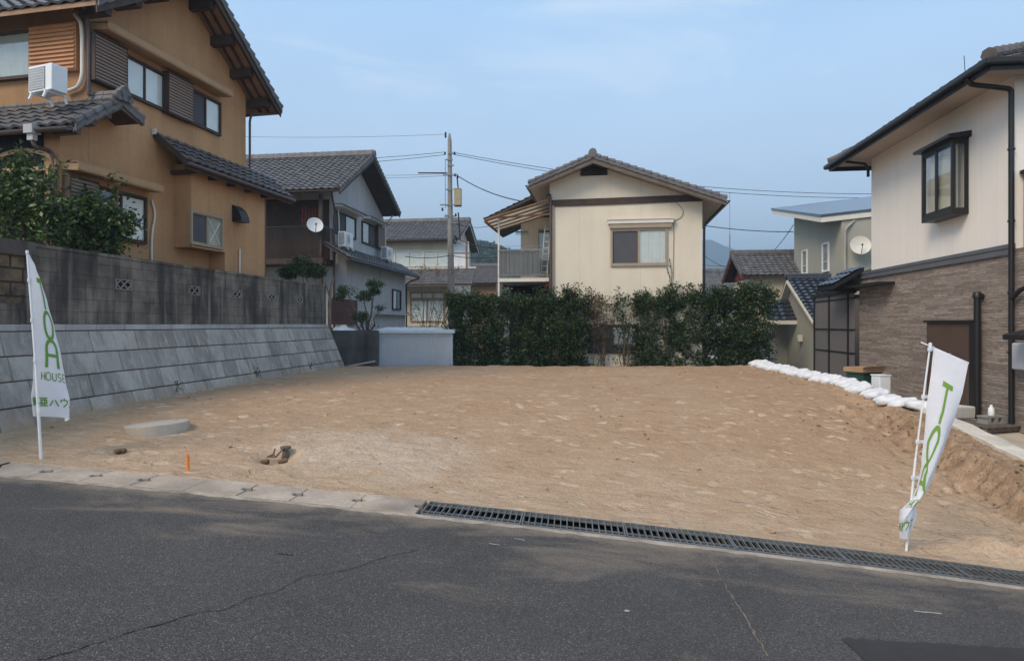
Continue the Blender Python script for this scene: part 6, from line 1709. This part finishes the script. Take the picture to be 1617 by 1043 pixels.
# ================================================================== plants
def leaf_faces(mb, c, n_, size, rnd, mi=0, up=.4, asp=.5):
    for _ in range(n_):
        d = Vector((rnd.gauss(0,1), rnd.gauss(0,1), rnd.gauss(0,1)+up)).normalized()
        s = d.orthogonal().normalized(); s.rotate(Matrix.Rotation(rnd.uniform(0, 6.28), 3, d)); t = d.cross(s)
        L = size*rnd.uniform(.65, 1.3); w_ = L*asp
        o = c
        mb.add([o - s*L*.5, o + t*w_*.5 - d*L*.06, o + s*L*.5 - d*L*.12, o - t*w_*.5 - d*L*.06], [(0,1,2,3)], mi)
class Leaves:
    """many small folded leaf faces as one mesh"""
    def __init__(s, P, size, seed, asp=.5): s.P = P; s.size = size; s.seed = seed; s.asp = asp
    def build(s, name, mat, parent=None):
        r = np.random.RandomState(s.seed); n = len(s.P)
        d = r.normal(size=(n,3)); d[:,2] += .35; d /= np.linalg.norm(d, axis=1)[:,None]
        a = r.normal(size=(n,3)); a -= d*np.sum(a*d, 1)[:,None]; a /= np.linalg.norm(a, axis=1)[:,None]; t = np.cross(d, a)
        L = (s.size*r.uniform(.6, 1.35, n))[:,None]; w_ = L*s.asp
        V = np.stack([s.P - a*L*.5, s.P + t*w_*.5 - d*L*.06, s.P + a*L*.5 - d*L*.12, s.P - t*w_*.5 - d*L*.06], 1).reshape(-1, 3)
        me = bpy.data.meshes.new(name); me.vertices.add(4*n); me.vertices.foreach_set('co', V.ravel().astype(np.float32))
        me.loops.add(4*n); me.loops.foreach_set('vertex_index', np.arange(4*n, dtype=np.int32))
        me.polygons.add(n); me.polygons.foreach_set('loop_start', np.arange(0, 4*n, 4, dtype=np.int32))
        me.update(calc_edges=True); me.validate(); me.materials.append(mat)
        o = bpy.data.objects.new(name, me); C.objects.link(o)
        if parent: o.parent = parent
        return o
def foliage(blobs, n, size, rnd, shell=.55, asp=.5, holes=None, clump=9, csz=1.6, cull=-.16, nsc=2.6):
    """leaf clusters spread through ellipsoids; blobs = (centre, radii, weight)"""
    r = np.random.RandomState(rnd.randrange(1 << 30)); tot = sum(b[2] for b in blobs); out = []
    for c, rad, w_ in blobs:
        k = max(1, int(n*w_/tot/clump)); d = r.normal(size=(k,3)); d /= np.linalg.norm(d, axis=1)[:,None]
        q = np.array(c)[None] + d*(r.uniform(shell**3, 1, k)**(1/3))[:,None]*np.array(rad)[None]
        keep = [mnoise.noise(Vector(p)*nsc) > cull or r.rand() < .12 for p in q]
        q = q[np.array(keep, bool)]
        if len(q) == 0: continue
        out.append(np.repeat(q, clump, 0) + r.normal(size=(len(q)*clump, 3))*size*csz*.5)
    return Leaves(np.concatenate(out), size, rnd.randrange(1 << 30), asp)
def branches(mb, base, tips, r0, rnd, n=6, wob=.06):
    for t in tips:
        pts = [Vector(base).lerp(Vector(t), k/n) + Vector((rnd.gauss(0,wob), rnd.gauss(0,wob), 0))*(0 if k == 0 else 1)*math.sin(math.pi*min(k/n+.15, 1)) for k in range(n+1)]
        mb.tube(pts, [r0*(1-.8*k/n) for k in range(n+1)], 6)
LM = {}
LM['hedge'] = leafmat('hedge_leaf', [(0,(.010,.019,.008)),(.45,(.024,.047,.014)),(.85,(.048,.088,.024)),(1,(.11,.155,.05))])
LM['light'] = leafmat('light_leaf', [(0,(.012,.024,.008)),(.5,(.028,.052,.015)),(.85,(.055,.092,.026)),(1,(.11,.15,.045))])
LM['red'] = leafmat('red_shoot_leaf', [(0,(.06,.022,.016)),(.5,(.12,.035,.025)),(1,(.17,.075,.04))])
LM['glossy'] = leafmat('glossy_leaf', [(0,(.014,.030,.010)),(.5,(.036,.068,.018)),(.85,(.085,.135,.032)),(1,(.17,.21,.05))], .35)
LM['brown'] = leafmat('dry_leaf', [(0,(.05,.035,.018)),(.6,(.11,.075,.03)),(1,(.16,.11,.05))])
LM['forest'] = leafmat('forest_leaf', [(0,(.012,.028,.010)),(.5,(.025,.05,.015)),(1,(.05,.085,.025))])

def bush(name, loc, label, cat, blobs, n, size, mat, tips, r0, seed, group=None, extra=None, base=(0,0,0), trunkname='trunk', crown='foliage', stems=1, asp=.5, shell=.55, clump=9, csz=1.6, cull=-.16):
    rnd = random.Random(seed); e = empty(name, loc, 0, label, cat, group)
    t = MB()
    branches(t, base, tips, r0, rnd); t.build(trunkname, m['bark'], e, smooth=60)
    foliage(blobs, n, size, rnd, shell, asp, clump=clump, csz=csz, cull=cull).build(crown, mat, e)
    for nm, bl, k, sz, mt in (extra or []): foliage(bl, k, sz, rnd, .1, asp, clump=4).build(nm, mt, e)
    return e
# hedge of separate shrubs along the back edge
YH = 20.75; zB = -.9; GH = 'hedge shrubs along the back edge of the lot'
def hx_(px): return (px-808.5)/1000*YH
def hz_(py): return EYE + (512-py)/1000*YH
spec = [ # centre px, half width px, top py, density, material, red shoots, label
 (728, 30, 467, 1.0, 'hedge', .8, 'dense dark hedge shrub with red shoots touching the grey shed, leftmost of the hedge'),
 (778, 28, 471, .95, 'hedge', .15, 'dense dark hedge shrub under the cream house balcony, right of the leftmost shrub'),
 (828, 31, 471, .85, 'light', .1, 'thinner lighter green hedge shrub under the right part of the cream house balcony'),
 (872, 24, 464, .85, 'hedge', .9, 'dark hedge shrub with red tips in front of the cream house downpipe'),
 (910, 24, 463, .85, 'hedge', .8, 'dark hedge shrub with red tips left of the ground floor window'),
 (948, 20, 468, .26, 'brown', 0, 'nearly bare hedge shrub in front of the left half of the ground floor window'),
 (985, 21, 467, .27, 'hedge', 0, 'nearly bare hedge shrub in front of the right half of the ground floor window'),
 (1022, 26, 465, .74, 'hedge', .0, 'sparse hedge shrub with visible twisting stems just right of the ground floor window'),
 (1062, 28, 462, 1.0, 'hedge', 0, 'dense green hedge shrub below the right edge of the cream house upper window'),
 (1106, 28, 461, 1.0, 'hedge', 0, 'dense green hedge shrub below the right corner of the cream house'),
 (1150, 28, 459, 1.0, 'light', .1, 'dense green hedge shrub in front of the tan house gable'),
 (1190, 28, 453, .95, 'light', .3, 'taller loose hedge shrub at the right end, beside the black tiled porch'),
]
for i, (px, hw, py, den, mt, red, lab) in enumerate(spec):
    x, w_, zt = hx_(px), hw/1000*YH, hz_(py); h = zt-zB
    rnd = random.Random(100+i)
    blobs = []
    sp = den < .5
    for k in range(24):
        t = (k+.5)/24
        cz = h*(.16 + .78*t)
        blobs.append(((rnd.uniform(-.5,.5)*w_, rnd.uniform(-.2,.2), cz), (w_*rnd.uniform(.7,.95), .38, h*.12), 1 if not sp else (.2+1.6*t if t > .6 else .35)))
    blobs.append(((0, 0, h*.93), (w_*.95, .40, h*.085), 3.2 if not sp else 3.5))
    if not sp: blobs.append(((0, 0, h*.12), (w_*.7, .3, h*.12), .6))
    blobs += [((rnd.uniform(-1,1)*w_, rnd.uniform(-.35,.3), h*(1.0 + rnd.uniform(-.02,.05))), (.10,.10,.09), .06) for _ in range(12)]
    tips = [(rnd.uniform(-.9,.9)*w_, rnd.uniform(-.25,.25), h*rnd.uniform(.75,.99)) for _ in range(9 if not sp else 6)]
    ex = []
    if red: ex.append(('new_shoots', [((rnd.uniform(-.7,.7)*w_, rnd.uniform(-.2,.2), h*rnd.uniform(.97,1.08)), (.14,.14,.16), 1) for _ in range(7)], int(170*red)+20, .08, LM['red']))
    e = bush('hedge_shrub', (x, YH + rnd.uniform(-.06,.06), zB), lab, 'shrub', blobs, int(24000*den**1.5*(hw/28)), .08, LM[mt], tips, .028, 200+i, GH, ex, trunkname='stems', clump=7, csz=1.5)
# garden bushes behind the block wall
def local_blobs(base, lst): return [((p.x-base[0], p.y-base[1], p.z-base[2]), r, w_) for p, r, w_ in lst]
Yt = 10.3; b0 = Vector((float(W(40, 400, Yt).x), Yt, 1.55))
bl = [(W(8,288,Yt), (.34,.3,.22), 1.2), (W(42,265,Yt), (.17,.2,.12), .55), (W(88,278,Yt), (.20,.25,.14), .6), (W(35,318,Yt), (.42,.32,.25), 1.5), (W(82,330,Yt), (.28,.3,.22), 1.0), (W(10,360,Yt), (.45,.32,.26), 1.4), (W(70,365,Yt), (.36,.32,.24), 1.2), (W(-50,320,Yt), (.5,.4,.5), 2), (W(38,246,Yt), (.06,.08,.13), .14), (W(60,300,Yt), (.3,.25,.12), .6), (W(0,395,Yt), (.6,.3,.2), .8)]
blr = local_blobs(b0, bl)
bush('garden_tree', b0, 'broad leaved garden tree behind the brown wall at the left edge', 'tree', blr, 9500, .085, LM['glossy'], [b[0] for b in blr]*2, .022, 31, 'garden trees behind the block wall', crown='crown', clump=5, csz=2.4, cull=-.05)
Yt = 11.3; b0 = Vector((float(W(152, 400, Yt).x), Yt, 1.55))
bl = [(W(150,325,Yt), (.24,.25,.15), .8), (W(122,345,Yt), (.22,.25,.18), .8), (W(165,350,Yt), (.32,.3,.24), 1.3), (W(190,352,Yt), (.16,.2,.13), .45), (W(155,385,Yt), (.34,.3,.24), 1.2), (W(118,385,Yt), (.22,.25,.18), .6), (W(207,347,Yt), (.08,.08,.06), .1), (W(188,300,Yt), (.13,.1,.04), .12), (W(180,390,Yt), (.22,.2,.14), .5)]
blr = local_blobs(b0, bl)
bush('garden_tree', b0, 'small dark glossy camellia in front of the ochre house window, beside a larger tree', 'tree', blr, 6500, .09, LM['glossy'], [b[0] for b in blr]*2, .02, 32, 'garden trees behind the block wall', crown='crown', clump=5, csz=2.4, cull=-.05)
Yt = 18.6; b0 = Vector((float(W(475, 440, Yt).x), Yt+1.6, 1.2)); Yt += 1.6
bl = [(W(475,425,Yt), (.5,.4,.28), 1.5), (W(455,430,Yt), (.3,.3,.2), .8), (W(500,428,Yt), (.3,.3,.22), .8), (W(478,410,Yt), (.3,.3,.12), .6)]
blr = local_blobs(b0, bl)
bush('round_shrub', b0, 'rounded green shrub with bronze tips between the block wall and the grey house balcony', 'shrub', blr, 9000, .055, LM['hedge'], [b[0] for b in blr], .03, 33, None, [('new_shoots', local_blobs(b0, [(W(470,407,Yt), (.4,.3,.06), 1), (W(505,412,Yt), (.2,.2,.1), .6)]), 240, .06, LM['red'])], clump=6)
# cloud pruned garden tree behind the low wall
Yt = 21.6; b0 = Vector((float(W(580, 520, Yt).x), Yt, .95))
bl = [(W(548,458,Yt), (.32,.3,.13), 1), (W(575,468,Yt), (.26,.3,.14), .8), (W(592,448,Yt), (.32,.3,.12), 1), (W(570,500,Yt), (.30,.3,.14), .8), (W(600,485,Yt), (.14,.2,.08), .3), (W(536,468,Yt), (.2,.2,.1), .4), (W(590,460,Yt), (.2,.2,.1), .5)]
blr = local_blobs(b0, bl)
bush('pruned_tree', b0, 'small pruned garden tree with separate leaf pads behind the low dark wall', 'tree', blr, 6500, .06, LM['light'], [b[0] for b in blr], .05, 34, None, [('dry_leaves', local_blobs(b0, [(W(580,512,Yt), (.4,.3,.12), 1)]), 160, .06, LM['brown'])], crown='crown', clump=6)
# bare reddish shrub post at the end of the wall
pt = MB(); a = W(521, 520, 20.4); pt.tube([a+Vector((0,0,-.2)), W(520,480,20.4), W(523,452,20.4), W(527,437,20.4)], [.06,.055,.05,.03], 8); pt.tube([W(521,470,20.4), W(514,445,20.4)], .03, 6)
tag(pt.build('garden_post', M('weathered_post', (.26,.2,.15), .9, .3, 5, .2, .3), smooth=40), 'crooked weathered post standing at the end of the sloping wall', 'post')
s = MB(); a = W(537, 519, 21.0)
P = [[a + Vector((-.5+1.0*j/10, .12*math.sin(j), -.12+.22*math.sin(math.pi*(j+.5)/11)*(1-abs(i-3)/4)+.03*math.sin(j*2+i))) + Vector((0, .1*i, 0)) for j in range(11)] for i in range(7)]
s.grid(P); tag(s.build('white_sheet', m['white'], smooth=60), 'crumpled white sheet lying on the low dark wall', 'sheet')
# reddish bare shrub in front of the beige house
Yt = 22.2; b0 = Vector((float(W(672, 520, Yt).x), Yt, .2)); rnd = random.Random(4)
tips = [W(660+rnd.uniform(-8,70), 435+rnd.uniform(-18,40), Yt)-b0 for _ in range(16)]
bush('bare_shrub', b0, 'thin reddish shrub with few leaves between the shed and the beige house', 'shrub', [((t.x,t.y,t.z),(.14,.15,.14),1) for t in tips], 420, .065, LM['red'], tips, .018, 35, clump=3)
Yt = 22.0; b0 = Vector((float(W(672, 520, Yt).x), Yt, .9))
bl = local_blobs(b0, [(W(655,492,Yt), (.16,.15,.35), 1), (W(690,490,Yt), (.2,.15,.3), .8)])
bush('leafy_sapling', b0, 'slender green sapling just above the shed roof in front of the brown framed doors', 'shrub', bl, 260, .06, LM['light'], [b[0] for b in bl], .02, 36, clump=3)
# climbing shoots on the cream wall
for px, py0, py1, lab in ((1058, 470, 410, 'taller thin climbing twig on the cream wall right of the upper window'), (1056, 462, 424, 'shorter leaning twig on the cream wall right of the upper window')):
    x0, z0 = F4.hy(px+6, py0, -.08); x1, z1 = F4.hy(px if py1 == 410 else px-2, py1, -.06)
    p = [F4.world(x0+(x1-x0)*k/6+.02*math.sin(k*2), -.07, z0+(z1-z0)*k/6) for k in range(7)]
    e = empty('climbing_twig', p[0], 0, lab, 'twig', 'climbing twigs on the cream wall')
    t = MB(); t.tube([q-p[0] for q in p], .012, 5); t.build('stem', m['bark'], e)
    t = MB(); rnd = random.Random(px+py0)
    for q in p: leaf_faces(t, q-p[0], 5, .07, rnd)
    t.build('leaves', LM['hedge'], e)
# weeds at the foot of the sloping wall
rnd = random.Random(8)
for px, py, lab in ((277, 612, 'weed tuft in a joint of the sloping stone wall, behind the concrete cover'), (403, 590, 'weed tuft in a joint of the sloping stone wall, about its middle'), (489, 579, 'weed tuft in a joint of the sloping stone wall near its far end')):
    dx, dz = (px-808.5)/1000, (512-py)/1000; t = 10
    for k in range(60):
        z = EYE+dz*t; t = .5*t + .5*((-7.08 - .123*8.76 + .40*(1.55-z))/(dx-.123))
    p = Vector((dx*t+.02, t, EYE+dz*t)); e = empty('weed_tuft', p, 0, lab, 'weed', 'weeds on the sloping stone wall')
    b = MB(); b.tube([(0,0,-.05),(.02,0,.06),(.03,-.01,.14)], .006, 5); b.build('stem', m['bark'], e)
    b = MB()
    for _ in range(26): leaf_faces(b, Vector((rnd.gauss(.02,.025), rnd.gauss(0,.05), rnd.uniform(-.08,.14))), 1, .05, rnd)
    b.build('leaves', LM['hedge'], e)

# ================================================================== distance: wooded hill, blue mountain, air
rnd = random.Random(12)
def ridge_pts(px): # wooded hill skyline
    return np.interp(px, [560, 640, 700, 740, 757, 775, 800, 850, 930, 1000, 1100], [460, 420, 396, 384, 381, 388, 398, 408, 425, 440, 460])
HY = 240
xs = np.linspace(float(W(520,0,HY).x), float(W(1120,0,HY).x), 120); ys = np.linspace(HY-45, HY+40, 26)
X, Y = np.meshgrid(xs, ys)
top = EYE + (512-ridge_pts(xs/HY*1000+808.5))/1000*HY
sh = np.sin(np.clip((ys-(HY-45))/85, 0, 1)*math.pi)[:, None]**.7
Z = -1 + (top[None]-1)*sh + fbm(X, Y, .25, 3)*1.2
tag(npgrid('wooded_hill', X, Y, Z, [m['farground']]), kind='structure')
fm = MB()
pts = []
for _ in range(2600):
    i, j = rnd.randrange(0, 14), rnd.randrange(20, 100)
    c = Vector((X[i,j]+rnd.uniform(-1.2,1.2), Y[i,j]+rnd.uniform(-1.5,1.5), Z[i,j]+1.0))
    R_ = rnd.uniform(1.0, 2.0)
    for _ in range(16):
        d = Vector((rnd.gauss(0,1), rnd.gauss(0,1), rnd.gauss(.3,.8))).normalized()
        leaf_faces(fm, c + d*R_*rnd.uniform(.6,1), 1, .95, rnd, asp=.8)
tag(fm.build('hill_wood', LM['forest']), kind='stuff')
MY = 1500
xs = np.linspace(float(W(880,0,MY).x), float(W(1420,0,MY).x), 160); ys = np.linspace(MY-220, MY+160, 40)
X, Y = np.meshgrid(xs, ys)
px = xs/MY*1000+808.5
top = EYE + (512-np.interp(px, [880, 1000, 1080, 1112, 1128, 1150, 1180, 1240, 1320, 1420], [450, 410, 384, 381, 386, 396, 404, 418, 440, 470]))/1000*MY
sh = np.sin(np.clip((ys-(MY-220))/380, 0, 1)*math.pi)[:, None]**.9
Z = -2 + top[None]*sh + fbm(X, Y, .03, 13, 5)*5*sh
tag(npgrid('mountain', X, Y, Z, [M('mountain_forest', (.035,.055,.035), .95, .3, .02, 0, 0)]), kind='structure')

mh = bpy.data.materials.new('haze'); mh.use_nodes = True; t_ = mh.node_tree
t_.nodes.remove(t_.nodes['Principled BSDF']); pv = t_.nodes.new('ShaderNodeVolumePrincipled')
pv.inputs['Density'].default_value = .0010; pv.inputs['Color'].default_value = (.64,.82,1.0,1); pv.inputs['Anisotropy'].default_value = .2
t_.links.new(pv.outputs[0], t_.nodes['Material Output'].inputs['Volume'])
b = MB(); b.box(-1600, 1600, -70, 2700, -3, 260); tag(b.build('haze', mh), kind='stuff')
